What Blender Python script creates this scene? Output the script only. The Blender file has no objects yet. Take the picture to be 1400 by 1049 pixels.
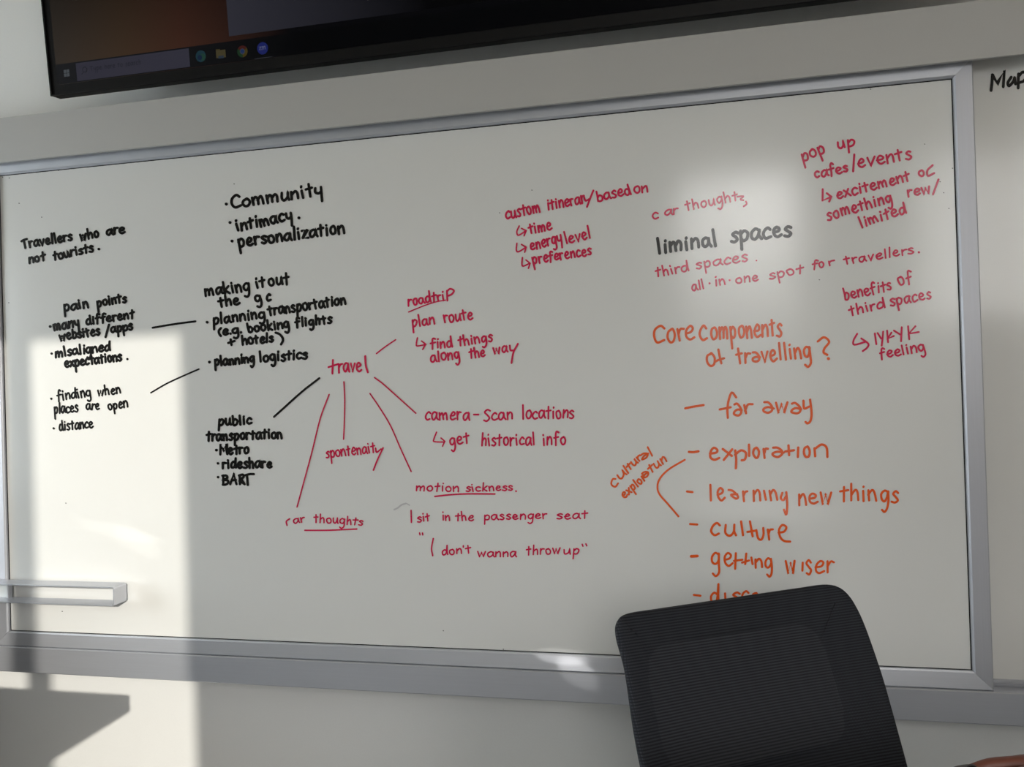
import bpy, bmesh, math, random
from mathutils import Vector, Matrix

# ------------------------------------------------------------------ scene, camera, world, light
scene = bpy.context.scene
COL = scene.collection
scene.view_settings.view_transform = 'Standard'
scene.view_settings.look = 'None'
scene.view_settings.exposure = 0.22
scene.view_settings.gamma = 1.0

F_PX, CX, CY = 1050.0, 700.0, 524.5
CAM = Vector((1.72331604, -1.71035421, 0.59740796))
RIGHT = Vector((0.97849498, 0.20407743, -0.02999964))
UP = Vector((0.0306773024, -0.000157128, 0.999529328))
FWD = Vector((-0.20397667, 0.97895474, 0.00641429))
cd = bpy.data.cameras.new('camera')
cd.sensor_width = 36.0
cd.lens = F_PX / 1400.0 * 36.0
cd.clip_start = 0.02
cam = bpy.data.objects.new('camera', cd)
COL.objects.link(cam)
m = Matrix.Identity(4)
for i in range(3):
    m[i][0], m[i][1], m[i][2], m[i][3] = RIGHT[i], UP[i], -FWD[i], CAM[i]
cam.matrix_world = m
scene.camera = cam

world = bpy.data.worlds.new('world')
scene.world = world
world.use_nodes = True
bgn = world.node_tree.nodes['Background']
# hazy sky: dim towards the horizon, bright above
wnt = world.node_tree
wtc = wnt.nodes.new('ShaderNodeTexCoord')
wsx = wnt.nodes.new('ShaderNodeSeparateXYZ')
wmr = wnt.nodes.new('ShaderNodeMapRange')
wmr.interpolation_type = 'SMOOTHSTEP'
wmr.inputs['From Min'].default_value, wmr.inputs['From Max'].default_value = 0.02, 0.26
wmr.inputs['To Min'].default_value, wmr.inputs['To Max'].default_value = 0.8, 11.0
wnt.links.new(wtc.outputs['Generated'], wsx.inputs[0])
wnt.links.new(wsx.outputs['Z'], wmr.inputs['Value'])
wnt.links.new(wmr.outputs['Result'], bgn.inputs['Strength'])
bgn.inputs['Color'].default_value = (1.0, 0.985, 0.96, 1)

def light(name, kind, loc, direction, energy, color, **kw):
    d = bpy.data.lights.new(name, kind)
    d.energy = energy
    d.color = color
    for k, v in kw.items():
        setattr(d, k, v)
    o = bpy.data.objects.new(name, d)
    COL.objects.link(o)
    o.location = loc
    o.rotation_euler = Vector(direction).to_track_quat('-Z', 'Y').to_euler()
    return o

# low sun from behind the camera on the right
SUN_DIR = Vector((-0.55, 1.0, -0.33)).normalized()
light('sun', 'SUN', (6, -10, 5), SUN_DIR, 2.4, (1.0, 0.95, 0.85), angle=math.radians(0.53))
# wall openings: (low corner, high corner); only the sun window gets a sky portal
WIN_SUN = ((1.84, -0.10), (2.568, 1.985))        # x, z in the rear wall: lets the sun patch in
WIN_REAR = ((3.30, 0.95), (4.30, 2.00))          # x, z in the rear wall, closed by a glowing pane that blocks the sun
FILL_SIDE = ((-1.85, 0.10), (-0.60, 1.45))        # y, z in the left wall: added opening for a fill-light pane
def portal(name, loc, direction, sx, sy):
    o = light(name, 'AREA', loc, direction, 1.0, (1, 1, 1), shape='RECTANGLE', size=sx, size_y=sy)
    o.data.cycles.is_portal = True
(xa, za), (xb, zb) = WIN_SUN
portal('sky_portal', ((xa + xb) / 2, -3.62, (za + zb) / 2), (0, 1, 0), xb - xa, zb - za)
# added spot lamps that stand in for a sun glint on the lower rail
def glint(loc, target, energy, angle, squash, roll):
    d = Vector(target) - Vector(loc)
    o = light('added_glint_spot', 'SPOT', loc, d, energy, (1.0, 0.97, 0.92), spot_size=math.radians(angle), spot_blend=0.7, shadow_soft_size=0.001)
    o.scale = (1.0, squash, 1.0)
    o.rotation_euler = (d.to_track_quat('-Z', 'Y').to_matrix() @ Matrix.Rotation(math.radians(roll), 3, 'Z')).to_euler()
glint((1.36, -0.95, 0.17), (1.462, -0.015, -0.004), 4.5, 8.6, 0.30, -4)
glint((1.36, -0.95, 0.17), (1.498, -0.025, -0.036), 6.0, 7.4, 0.52, -30)
# two more added spots in place of faint curved caustics inside the sun patch
glint((1.15, -1.00, 0.26), (0.335, 0.0, 0.262), 7.0, 10.0, 0.20, -14)
glint((1.15, -1.00, 0.26), (0.385, 0.0, 0.238), 6.0, 7.0, 0.42, -36)
PANE_REAR, FILL_GLOW = 4.4, 8.4                  # glow of the rear window pane and of the added side fill pane

# ------------------------------------------------------------------ helpers
FLOOR, CEIL = -0.61, 2.80

def at(px, py, Y):
    """The point of the vertical plane at depth Y that the photograph shows at a pixel."""
    d = FWD + RIGHT * ((px - CX) / F_PX) - UP * ((py - CY) / F_PX)
    return CAM + d * ((Y - CAM.y) / d.y)

def mat(name, color, rough=0.5, metal=0.0, spec=0.5, coat=0.0, emit=None, estr=0.0):
    mt = bpy.data.materials.new(name)
    mt.use_nodes = True
    b = mt.node_tree.nodes['Principled BSDF']
    b.inputs['Base Color'].default_value = (*color, 1)
    b.inputs['Roughness'].default_value = rough
    b.inputs['Metallic'].default_value = metal
    b.inputs['Specular IOR Level'].default_value = spec
    b.inputs['Coat Weight'].default_value = coat
    if emit:
        b.inputs['Emission Color'].default_value = (*emit, 1)
        b.inputs['Emission Strength'].default_value = estr
    return mt

def add_noise(mt, scale=(40, 40, 40), amount=0.06, bump=0.0, detail=4.0, rough_amt=0.0):
    """Fine procedural variation of colour, gloss and relief in object space."""
    nt = mt.node_tree
    b = nt.nodes['Principled BSDF']
    tc = nt.nodes.new('ShaderNodeTexCoord')
    mp = nt.nodes.new('ShaderNodeMapping')
    mp.inputs['Scale'].default_value = scale
    nz = nt.nodes.new('ShaderNodeTexNoise')
    nz.inputs['Scale'].default_value = 1.0
    nz.inputs['Detail'].default_value = detail
    nt.links.new(tc.outputs['Object'], mp.inputs['Vector'])
    nt.links.new(mp.outputs['Vector'], nz.inputs['Vector'])
    col = b.inputs['Base Color'].default_value[:]
    mix = nt.nodes.new('ShaderNodeMix')
    mix.data_type = 'RGBA'
    mix.inputs['A'].default_value = tuple(c * (1 - amount) for c in col[:3]) + (1,)
    mix.inputs['B'].default_value = tuple(min(1, c * (1 + amount)) for c in col[:3]) + (1,)
    nt.links.new(nz.outputs['Fac'], mix.inputs['Factor'])
    nt.links.new(mix.outputs['Result'], b.inputs['Base Color'])
    if bump:
        bp = nt.nodes.new('ShaderNodeBump')
        bp.inputs['Strength'].default_value = bump
        bp.inputs['Distance'].default_value = 0.001
        nt.links.new(nz.outputs['Fac'], bp.inputs['Height'])
        nt.links.new(bp.outputs['Normal'], b.inputs['Normal'])
    if rough_amt:
        r = b.inputs['Roughness'].default_value
        mr = nt.nodes.new('ShaderNodeMapRange')
        mr.inputs['To Min'].default_value = r - rough_amt
        mr.inputs['To Max'].default_value = r + rough_amt
        nt.links.new(nz.outputs['Fac'], mr.inputs['Value'])
        nt.links.new(mr.outputs['Result'], b.inputs['Roughness'])
    return mt

M = {}
M['wall'] = add_noise(mat('painted_wall', (0.82, 0.82, 0.80), 0.6), (220, 220, 220), 0.02, 0.12)
M['room'] = mat('room_wall', (0.63, 0.595, 0.53), 0.7)
M['floor'] = add_noise(mat('carpet', (0.34, 0.35, 0.37), 0.9), (300, 300, 300), 0.3, 0.3)
M['ceiling'] = add_noise(mat('ceiling_tile', (0.68, 0.59, 0.46), 0.9), (120, 120, 120), 0.05, 0.2)
M['board'] = add_noise(mat('white_enamel', (0.755, 0.755, 0.735), 0.15, spec=0.5), (9, 9, 9), 0.012, 0.0, 3, 0.02)
M['alu'] = add_noise(mat('brushed_aluminium', (0.57, 0.585, 0.63), 0.42, metal=0.6), (6, 400, 400), 0.05, 0.05)
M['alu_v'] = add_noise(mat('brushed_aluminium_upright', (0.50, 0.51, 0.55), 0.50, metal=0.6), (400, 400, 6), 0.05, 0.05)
M['fascia'] = add_noise(mat('grey_paint', (0.47, 0.465, 0.45), 0.5), (200, 200, 200), 0.015, 0.05)
M['black_ink'] = mat('black_marker', (0.006, 0.006, 0.006), 0.17, spec=0.35)
M['red_ink'] = mat('red_marker', (0.62, 0.012, 0.072), 0.17, spec=0.45)
M['orange_ink'] = mat('orange_marker', (0.80, 0.110, 0.020), 0.17, spec=0.45)
M['speck'] = mat('old_ink_speck', (0.06, 0.06, 0.06), 0.5)
M['smudge'] = mat('ink_smudge', (0.50, 0.49, 0.50), 0.4)
M['tv_black'] = add_noise(mat('tv_plastic', (0.006, 0.006, 0.0065), 0.4, spec=0.2), (300, 300, 300), 0.1, 0.03)
M['dark_plastic'] = add_noise(mat('dark_plastic', (0.022, 0.023, 0.026), 0.45), (250, 250, 250), 0.1, 0.05)
M['chrome'] = mat('steel', (0.55, 0.55, 0.56), 0.25, metal=1.0)
M['desk'] = add_noise(mat('desk_laminate', (0.33, 0.32, 0.31), 0.45), (60, 60, 60), 0.05, 0.02)
M['white_top'] = add_noise(mat('white_laminate', (0.72, 0.72, 0.71), 0.4), (60, 60, 60), 0.02, 0.02)
M['desk_edge'] = mat('desk_edge_band', (0.06, 0.06, 0.065), 0.5)
M['skin'] = add_noise(mat('skin', (0.145, 0.045, 0.028), 0.5), (60, 60, 60), 0.12, 0.1)
M['nail'] = mat('nail', (0.20, 0.045, 0.055), 0.4)
M['pane_rear'] = mat('frosted_pane', (0.8, 0.8, 0.8), 0.6, emit=(1.0, 0.99, 0.97), estr=PANE_REAR)
M['fill_pane'] = mat('added_fill_pane', (0.8, 0.8, 0.8), 0.6, emit=(0.86, 0.95, 1.0), estr=FILL_GLOW)
M['hair'] = mat('hair', (0.02, 0.014, 0.01), 0.5)
M['sweater'] = add_noise(mat('knit', (0.045, 0.05, 0.07), 0.9), (250, 250, 250), 0.2, 0.3)
M['trousers'] = add_noise(mat('denim', (0.03, 0.035, 0.05), 0.9), (300, 300, 300), 0.2, 0.2)

def weave_mat(name, dark, lite, row, dots, lean=0.0):
    """Knitted mesh fabric: rows across, stitches along them."""
    mt = mat(name, dark, 0.8, spec=0.2)
    nt = mt.node_tree
    b = nt.nodes['Principled BSDF']
    tc = nt.nodes.new('ShaderNodeTexCoord')
    mp = nt.nodes.new('ShaderNodeMapping')
    mp.inputs['Rotation'].default_value = (0, math.radians(lean), 0)
    nt.links.new(tc.outputs['Object'], mp.inputs['Vector'])
    def wave(direction, scale, dist):
        w = nt.nodes.new('ShaderNodeTexWave')
        w.wave_type = 'BANDS'
        w.bands_direction = direction
        w.inputs['Scale'].default_value = scale
        w.inputs['Distortion'].default_value = dist
        w.inputs['Detail'].default_value = 1.0
        w.inputs['Detail Scale'].default_value = 1.5
        nt.links.new(mp.outputs['Vector'], w.inputs['Vector'])
        return w
    w1, w2 = wave('Z', row, 0.6), wave('X', dots, 0.4)
    mul = nt.nodes.new('ShaderNodeMath')
    mul.operation = 'MULTIPLY'
    nt.links.new(w1.outputs['Fac'], mul.inputs[0])
    nt.links.new(w2.outputs['Fac'], mul.inputs[1])
    av = nt.nodes.new('ShaderNodeMath')
    av.operation = 'MULTIPLY_ADD'
    av.inputs[1].default_value = 0.30
    nt.links.new(w1.outputs['Fac'], av.inputs[0])
    nt.links.new(mul.outputs[0], av.inputs[2])
    mix = nt.nodes.new('ShaderNodeMix')
    mix.data_type = 'RGBA'
    mix.inputs['A'].default_value = (*dark, 1)
    mix.inputs['B'].default_value = (*lite, 1)
    nt.links.new(av.outputs[0], mix.inputs['Factor'])
    nt.links.new(mix.outputs['Result'], b.inputs['Base Color'])
    bp = nt.nodes.new('ShaderNodeBump')
    bp.inputs['Strength'].default_value = 0.5
    bp.inputs['Distance'].default_value = 0.001
    nt.links.new(av.outputs[0], bp.inputs['Height'])
    nt.links.new(bp.outputs['Normal'], b.inputs['Normal'])
    return mt

M['mesh_rim'] = weave_mat('chair_mesh_over_frame', (0.0130, 0.0140, 0.0175), (0.044, 0.048, 0.059), 74, 130)
M['mesh_open'] = weave_mat('chair_mesh_open', (0.0155, 0.0165, 0.0205), (0.060, 0.064, 0.076), 74, 130)

def link(name, bm_or_mesh, material, parent=None, smooth=False, loc=None):
    if isinstance(bm_or_mesh, bmesh.types.BMesh):
        me = bpy.data.meshes.new(name)
        bmesh.ops.recalc_face_normals(bm_or_mesh, faces=bm_or_mesh.faces)
        bm_or_mesh.to_mesh(me)
        bm_or_mesh.free()
    else:
        me = bm_or_mesh
    me.materials.append(material)
    if smooth:
        for p in me.polygons:
            p.use_smooth = True
    o = bpy.data.objects.new(name, me)
    COL.objects.link(o)
    if parent:
        o.parent = parent
    if loc is not None:
        o.location = loc
    return o

def thing(name, label, cat, loc=(0, 0, 0), group=None):
    o = bpy.data.objects.new(name, None)
    o.empty_display_size = 0.05
    COL.objects.link(o)
    o.location = loc
    tag(o, label, cat, group)
    return o

def tag(o, label, cat, group=None):
    o['label'] = label
    o['category'] = cat
    if group:
        o['group'] = group
    return o

def struct(o, label=None, cat=None):
    o['kind'] = 'structure'
    if label:
        o['label'] = label
        o['category'] = cat
    return o

def box(bm, lo, hi, bevel=0.0, seg=2):
    vs = [bm.verts.new((x, y, z)) for x in (lo[0], hi[0]) for y in (lo[1], hi[1]) for z in (lo[2], hi[2])]
    fs = [(0, 1, 3, 2), (4, 6, 7, 5), (0, 4, 5, 1), (2, 3, 7, 6), (0, 2, 6, 4), (1, 5, 7, 3)]
    faces = [bm.faces.new([vs[i] for i in f]) for f in fs]
    if bevel:
        es = list({e for f in faces for e in f.edges})
        bmesh.ops.bevel(bm, geom=es, offset=bevel, segments=seg, affect='EDGES', profile=0.5)
    return bm

def nbox(lo, hi, bevel=0.0, seg=2):
    return box(bmesh.new(), lo, hi, bevel, seg)

def prism(bm, pts, axis, a, b, bevel=0.0, seg=2):
    """Extrude a closed 2-D outline along an axis from a to b."""
    def v3(p, t):
        if axis == 'x':
            return (t, p[0], p[1])
        if axis == 'y':
            return (p[0], t, p[1])
        return (p[0], p[1], t)
    va = [bm.verts.new(v3(p, a)) for p in pts]
    vb = [bm.verts.new(v3(p, b)) for p in pts]
    n = len(pts)
    faces = [bm.faces.new(va), bm.faces.new(vb[::-1])]
    for i in range(n):
        faces.append(bm.faces.new((va[i], vb[i], vb[(i + 1) % n], va[(i + 1) % n])))
    if bevel:
        es = list({e for f in faces for e in f.edges})
        bmesh.ops.bevel(bm, geom=es, offset=bevel, segments=seg, affect='EDGES', profile=0.5)
    return bm

def tube(bm, pts, radii, n=12, caps=True):
    pts = [Vector(p) for p in pts]
    if not hasattr(radii, '__len__'):
        radii = [radii] * len(pts)
    rings = []
    ref = Vector((0, 0, 1))
    for i, p in enumerate(pts):
        d = (pts[min(i + 1, len(pts) - 1)] - pts[max(i - 1, 0)]).normalized()
        u = d.cross(ref)
        if u.length < 1e-3:
            u = d.cross(Vector((1, 0, 0)))
        u.normalize()
        w = d.cross(u)
        rings.append([bm.verts.new(p + (u * math.cos(2 * math.pi * k / n) + w * math.sin(2 * math.pi * k / n)) * radii[i]) for k in range(n)])
    for a, b in zip(rings, rings[1:]):
        for k in range(n):
            bm.faces.new((a[k], a[(k + 1) % n], b[(k + 1) % n], b[k]))
    if caps:
        bm.faces.new(rings[0][::-1])
        bm.faces.new(rings[-1])
    return bm

def lathe(bm, prof, n=24, c=(0, 0, 0)):
    rings = []
    for r, z in prof:
        rings.append([bm.verts.new((c[0] + r * math.cos(2 * math.pi * k / n), c[1] + r * math.sin(2 * math.pi * k / n), c[2] + z)) for k in range(n)])
    for a, b in zip(rings, rings[1:]):
        for k in range(n):
            bm.faces.new((a[k], a[(k + 1) % n], b[(k + 1) % n], b[k]))
    bm.faces.new(rings[0][::-1])
    bm.faces.new(rings[-1])
    return bm

# ------------------------------------------------------------------ the room
X0, X1, YB, YW = -1.9, 4.7, -3.6, 0.10
struct(link('wall_front', nbox((X0, YW, FLOOR), (X1, YW + 0.12, CEIL)), M['wall']))
def wall_with_openings(name, fixed0, fixed1, lo, hi, holes, along):
    """A wall slab running along x or y with rectangular openings ((a0, z0), (a1, z1)) sorted along it."""
    bm = bmesh.new()
    def put(a0, a1, z0, z1):
        if along == 'x':
            box(bm, (a0, fixed0, z0), (a1, fixed1, z1))
        else:
            box(bm, (fixed0, a0, z0), (fixed1, a1, z1))
    cur = lo
    for (a0, z0), (a1, z1) in holes:
        put(cur, a0, FLOOR, CEIL)
        put(a0, a1, FLOOR, z0)
        put(a0, a1, z1, CEIL)
        cur = a1
    put(cur, hi, FLOOR, CEIL)
    return struct(link(name, bm, M['room']))
wall_with_openings('wall_left', X0 - 0.12, X0, YB - 0.12, YW + 0.12, [FILL_SIDE], 'y')
struct(link('wall_right', nbox((X1, YB - 0.12, FLOOR), (X1 + 0.12, YW + 0.12, CEIL)), M['room']))
wall_with_openings('wall_back', YB - 0.12, YB, X0, X1, [WIN_SUN, WIN_REAR], 'x')
struct(link('floor', nbox((X0 - 0.12, YB - 0.12, FLOOR - 0.1), (X1 + 0.12, YW + 0.12, FLOOR)), M['floor']))
struct(link('ceiling', nbox((X0 - 0.12, YB - 0.12, CEIL), (X1 + 0.12, YW + 0.12, CEIL + 0.1)), M['ceiling']))
def window(name, hole, bars, along, pane=None):
    (a0, z0), (a1, z1) = hole
    w = bpy.data.objects.new(name, None)
    COL.objects.link(w)
    w.location = ((a0 + a1) / 2, YB - 0.06, z0) if along == 'x' else (X0 - 0.06, (a0 + a1) / 2, z0)
    struct(w)
    h, hw = z1 - z0, (a1 - a0) / 2
    for c, half in bars:
        bm = bmesh.new()
        box(bm, (c - half, -0.025, 0), (c + half, 0.025, h), 0.003)
        o = struct(link('window_mullion', bm, M['alu_v'], w))
        if along == 'y':
            o.rotation_euler = (0, 0, math.pi / 2)
    if pane:
        o = struct(link('window_pane', nbox((-hw, -0.045, 0), (hw, -0.035, h)), pane, w))
        if along == 'y':
            o.rotation_euler = (0, 0, -math.pi / 2)
    return w
cxs = (WIN_SUN[0][0] + WIN_SUN[1][0]) / 2
window('window_1', WIN_SUN, [(2.057 - cxs, 0.027)], 'x')
window('window_2', WIN_REAR, [(0.0, 0.03)], 'x', M['pane_rear'])
window('added_side_fill', FILL_SIDE, [(0.0, 0.03)], 'y', M['fill_pane'])  # added glowing pane, fill light from the left
# ------------------------------------------------------------------ whiteboard wall
BW, BH = 2.2986, 1.2
FR = 0.036
# long grey valance that hides the upper track
val = thing('board_valance', 'long grey valance strip across the wall under the television', 'valance', (1.3, 0.10, 1.222))
bm = bmesh.new()
prism(bm, [(-0.127, 0.0), (-0.135, 0.0), (-0.135, 0.1145), (0.0, 0.1145), (0.0, 0.1065), (-0.127, 0.1065)], 'x', -3.1, 3.0)
link('cover', bm, M['fascia'], val)
# lower rail
rail = thing('board_rail', 'aluminium lower rail running along the wall under the whiteboards', 'rail', (1.3, 0.10, -0.103))
bm = bmesh.new()
prism(bm, [(0.0, 0.0), (-0.114, 0.0), (-0.117, 0.003), (-0.117, 0.0645), (-0.115, 0.0662), (-0.086, 0.0662), (-0.086, 0.057), (0.0, 0.057)], 'x', -3.1, 3.0)
link('channel', bm, M['alu'], rail)
bm = bmesh.new()
prism(bm, [(-0.066, 0.057), (-0.080, 0.057), (-0.080, 0.0715), (-0.077, 0.073), (-0.066, 0.073)], 'x', -3.1, 3.0)
link('rear_track', bm, M['alu'], rail)

# rear fixed board, seen to the right of the sliding one
rear = thing('fixed_whiteboard', 'whiteboard set further back at right, only Map written on it', 'whiteboard', (3.0, 0.032, -0.0295))
link('writing_surface', nbox((-1.6, -0.012, 0.0), (1.3, 0.0, 1.355)), M['board'], rear)
bm = bmesh.new()
prism(bm, [(-0.012, 0.0), (-0.0155, 0.0), (-0.0155, 0.006), (-0.012, 0.007)], 'x', -1.6, 1.3)
link('frame', bm, M['alu'], rear)

# sliding front board
board = thing('sliding_whiteboard', 'large framed whiteboard covered in black, red and orange handwriting', 'whiteboard', (BW / 2, 0.0, 0.0))
hx = BW / 2
link('writing_surface', nbox((-hx - 0.005, 0.0, -0.005), (hx + 0.005, 0.008, BH + 0.005)), M['board'], board)
def frame_piece(pts, material, tilt=False):
    """One mitred aluminium profile: pts = outer a, outer b, inner b, inner a in the board plane."""
    oa, ob, ib, ia = [Vector(p) for p in pts]
    bm = bmesh.new()
    prof = [(0.0, 0.010), (0.0, -0.010), (0.05, -0.012), (0.90, -0.0075), (0.955, -0.0065), (0.985, -0.0060), (0.99, -0.0035), (1.0, -0.0035), (1.0, 0.010)]
    if not tilt:
        prof = [(0.0, 0.010), (0.0, -0.008), (0.06, -0.010), (0.90, -0.010), (0.955, -0.0075), (0.985, -0.0065), (0.99, -0.0035), (1.0, -0.0035), (1.0, 0.010)]
    ra, rb = [], []
    for t, y in prof:
        a = oa.lerp(ia, t)
        b = ob.lerp(ib, t)
        ra.append(bm.verts.new((a.x, y, a.y)))
        rb.append(bm.verts.new((b.x, y, b.y)))
    n = len(prof)
    for i in range(n):
        bm.faces.new((ra[i], ra[(i + 1) % n], rb[(i + 1) % n], rb[i]))
    bm.faces.new(ra)
    bm.faces.new(rb[::-1])
    return link('frame_profile', bm, material, board)
g = 0.0004
frame_piece([(-hx - FR, -FR), (hx + FR, -FR), (hx - g, -0), (-hx + g, -0)], M['alu'], True)
frame_piece([(-hx - FR, BH + FR), (hx + FR, BH + FR), (hx - g, BH), (-hx + g, BH)], M['alu'])
frame_piece([(-hx - FR, -FR + g), (-hx - FR, BH + FR - g), (-hx, BH - g), (-hx, g)], M['alu_v'])
frame_piece([(hx + FR, -FR + g), (hx + FR, BH + FR - g), (hx, BH - g), (hx, g)], M['alu_v'])
# dark gasket line between profile and surface
bm = bmesh.new()
q = 0.0018
for lo, hi in (((-hx, -0.0010, BH - q), (hx, 0.0, BH)), ((hx - q, -0.0010, 0), (hx, 0.0, BH)), ((-hx, -0.0010, 0), (-hx + q, 0.0, BH)), ((-hx, -0.0010, 0), (hx, 0.0, 0.0016))):
    box(bm, lo, hi)
link('gasket', bm, M['tv_black'], board)

# bent metal shelf hooked on the left end of the board
sh = thing('marker_shelf', 'pale metal open-ended marker shelf at the lower left of the whiteboard', 'shelf', (0.0, -0.0135, 0.090))
t, dp, ht, xe, xl = 0.0025, 0.0445, 0.0475, 0.3615, -0.42
def rounded_loop(r):
    o = []
    for cx, cz, a0 in ((xe - r, ht - r, 90), (xe - r, r, 0)):
        for k in range(7):
            a = math.radians(a0 - k * 15)
            o.append((cx + r * math.cos(a), cz + r * math.sin(a)))
    return o
bm = bmesh.new()
out = [(xl, ht)] + rounded_loop(0.006) + [(xl, 0.0)]
inn = [(xl, t)] + [(min(x, xe - t) if x > xe - t else x, z) for x, z in [(p[0] - t if p[0] > xe - 0.006 else p[0], min(max(p[1], t), ht - t)) for p in rounded_loop(0.006)]][::-1] + [(xl, ht - t)]
prism(bm, out + inn, 'y', -dp, 0.0)
link('bent_sheet', bm, M['alu'], sh)
M['shelf_back'] = mat('shelf_back_plate', (0.62, 0.66, 0.68), 0.4, metal=0.3)
link('back_plate', nbox((xl, -0.006, t), (0.018, -0.0015, ht - t), 0.0006), M['shelf_back'], sh)
link('divider', nbox((0.018, -0.013, t), (0.0215, -0.0005, ht - t), 0.0004), M['alu_v'], sh)

# ------------------------------------------------------------------ television
tilt = math.radians(5.5)
tv = thing('television', 'large black flat screen television hung above the whiteboard, taskbar showing', 'television', (0.2132, -0.05, 1.3690))
tv.rotation_euler = (tilt, 0, 0)      # local x along the screen, local z up the screen, local -y towards the room
TW, TH = 2.20, 1.25
bm = bmesh.new()
box(bm, (0, 0.0, 0), (TW, 0.028, TH), 0.0025)
link('housing', bm, M['tv_black'], tv)
bm = bmesh.new()
for lo, hi in (((0, -0.004, 0), (TW, 0.0, 0.0035)), ((0, -0.004, 0.0035), (0.004, 0.0, TH)), ((TW - 0.004, -0.004, 0.0035), (TW, 0.0, TH)), ((0.004, -0.004, TH - 0.004), (TW - 0.004, 0.0, TH))):
    box(bm, lo, hi)
link('bezel', bm, M['tv_black'], tv)
bm = bmesh.new()
box(bm, (0.10, 0.028, 0.022), (TW - 0.10, 0.105, 0.95), 0.03, 3)
link('rear_cover', bm, M['dark_plastic'], tv)
bm = bmesh.new()
tube(bm, [(TW / 2 - 0.2, 0.10, 0.5), (TW / 2 - 0.2, 0.190, 0.5)], 0.02)
tube(bm, [(TW / 2 + 0.2, 0.10, 0.5), (TW / 2 + 0.2, 0.190, 0.5)], 0.02)
link('wall_bracket', bm, M['dark_plastic'], tv)
# screen with the desktop picture: dim brown on the left, viewing-angle fade to black painted in rightwards
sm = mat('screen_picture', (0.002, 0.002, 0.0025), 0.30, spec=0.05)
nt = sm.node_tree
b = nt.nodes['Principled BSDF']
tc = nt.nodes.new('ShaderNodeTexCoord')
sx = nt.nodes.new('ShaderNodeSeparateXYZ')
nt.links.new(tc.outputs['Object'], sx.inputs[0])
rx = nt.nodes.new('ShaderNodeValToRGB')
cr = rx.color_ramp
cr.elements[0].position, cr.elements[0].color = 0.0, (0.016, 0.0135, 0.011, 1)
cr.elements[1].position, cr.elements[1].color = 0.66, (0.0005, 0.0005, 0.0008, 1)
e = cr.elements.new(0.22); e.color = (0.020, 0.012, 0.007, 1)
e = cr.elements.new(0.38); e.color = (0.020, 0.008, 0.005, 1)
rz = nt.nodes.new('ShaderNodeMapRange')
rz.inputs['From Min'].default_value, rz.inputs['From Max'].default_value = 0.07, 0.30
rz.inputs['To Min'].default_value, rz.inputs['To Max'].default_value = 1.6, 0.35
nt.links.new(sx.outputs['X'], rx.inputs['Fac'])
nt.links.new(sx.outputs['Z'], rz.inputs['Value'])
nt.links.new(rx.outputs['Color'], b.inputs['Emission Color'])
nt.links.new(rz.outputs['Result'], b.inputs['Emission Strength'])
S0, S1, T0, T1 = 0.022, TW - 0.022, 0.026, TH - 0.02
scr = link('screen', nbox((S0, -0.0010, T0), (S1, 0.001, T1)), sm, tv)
def emis(name, c, base=(0.002, 0.002, 0.0025)):
    c = tuple(v * 0.6 for v in c)
    return mat(name, base, 0.3, spec=0.12, emit=c, estr=1.0)
def ui(name, pts, material, y, lab=None):
    bm = bmesh.new()
    prism(bm, pts, 'y', y, y + 0.0002)
    o = link(name, bm, material, scr)
    if lab:
        o['label'] = lab
    return o
def disc(cx, cz, r, n=28, a0=0, a1=360):
    return [(cx + r * math.cos(math.radians(a0 + (a1 - a0) * k / n)), cz + r * math.sin(math.radians(a0 + (a1 - a0) * k / n))) for k in range(n + (a1 - a0 < 360))]
def rect(x0, z0, x1, z1):
    return [(x0, z0), (x1, z0), (x1, z1), (x0, z1)]
tb = mat('screen_taskbar', (0.002, 0.002, 0.0025), 0.30, spec=0.05)
nt = tb.node_tree
tcx = nt.nodes.new('ShaderNodeTexCoord'); sxx = nt.nodes.new('ShaderNodeSeparateXYZ'); rr_ = nt.nodes.new('ShaderNodeValToRGB')
nt.links.new(tcx.outputs['Object'], sxx.inputs[0]); nt.links.new(sxx.outputs['X'], rr_.inputs['Fac'])
rr_.color_ramp.elements[0].color = (0.0085, 0.0090, 0.0100, 1); rr_.color_ramp.elements[1].position = 0.7; rr_.color_ramp.elements[1].color = (0.0002, 0.0003, 0.0005, 1)  # taskbar darkens rightwards: viewing-angle fade put into its emission
nt.links.new(rr_.outputs['Color'], nt.nodes['Principled BSDF'].inputs['Emission Color']); nt.nodes['Principled BSDF'].inputs['Emission Strength'].default_value = 1.0
ui('taskbar', rect(S0, T0, S1, 0.075), tb, -0.0014)
wn = mat('screen_window', (0.002, 0.002, 0.0025), 0.30, spec=0.05)
nt = wn.node_tree
tcx = nt.nodes.new('ShaderNodeTexCoord'); sxx = nt.nodes.new('ShaderNodeSeparateXYZ'); rr_ = nt.nodes.new('ShaderNodeValToRGB')
nt.links.new(tcx.outputs['Object'], sxx.inputs[0]); nt.links.new(sxx.outputs['X'], rr_.inputs['Fac'])
rr_.color_ramp.elements[0].position = 0.45; rr_.color_ramp.elements[0].color = (0.022, 0.022, 0.030, 1)
rr_.color_ramp.elements[1].position = 1.05; rr_.color_ramp.elements[1].color = (0.0002, 0.0002, 0.0004, 1)  # same painted fade across the app window
nt.links.new(rr_.outputs['Color'], nt.nodes['Principled BSDF'].inputs['Emission Color']); nt.nodes['Principled BSDF'].inputs['Emission Strength'].default_value = 1.0
ui('app_window', rect(0.5045, 0.0865, S1 - 0.2, 0.70), wn, -0.0014)
ui('search_box', rect(0.080, 0.0285, 0.3955, 0.0715), emis('screen_search', (0.036, 0.035, 0.052)), -0.0018)
c1 = emis('screen_text', (0.013, 0.013, 0.018))
bm = bmesh.new()
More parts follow.
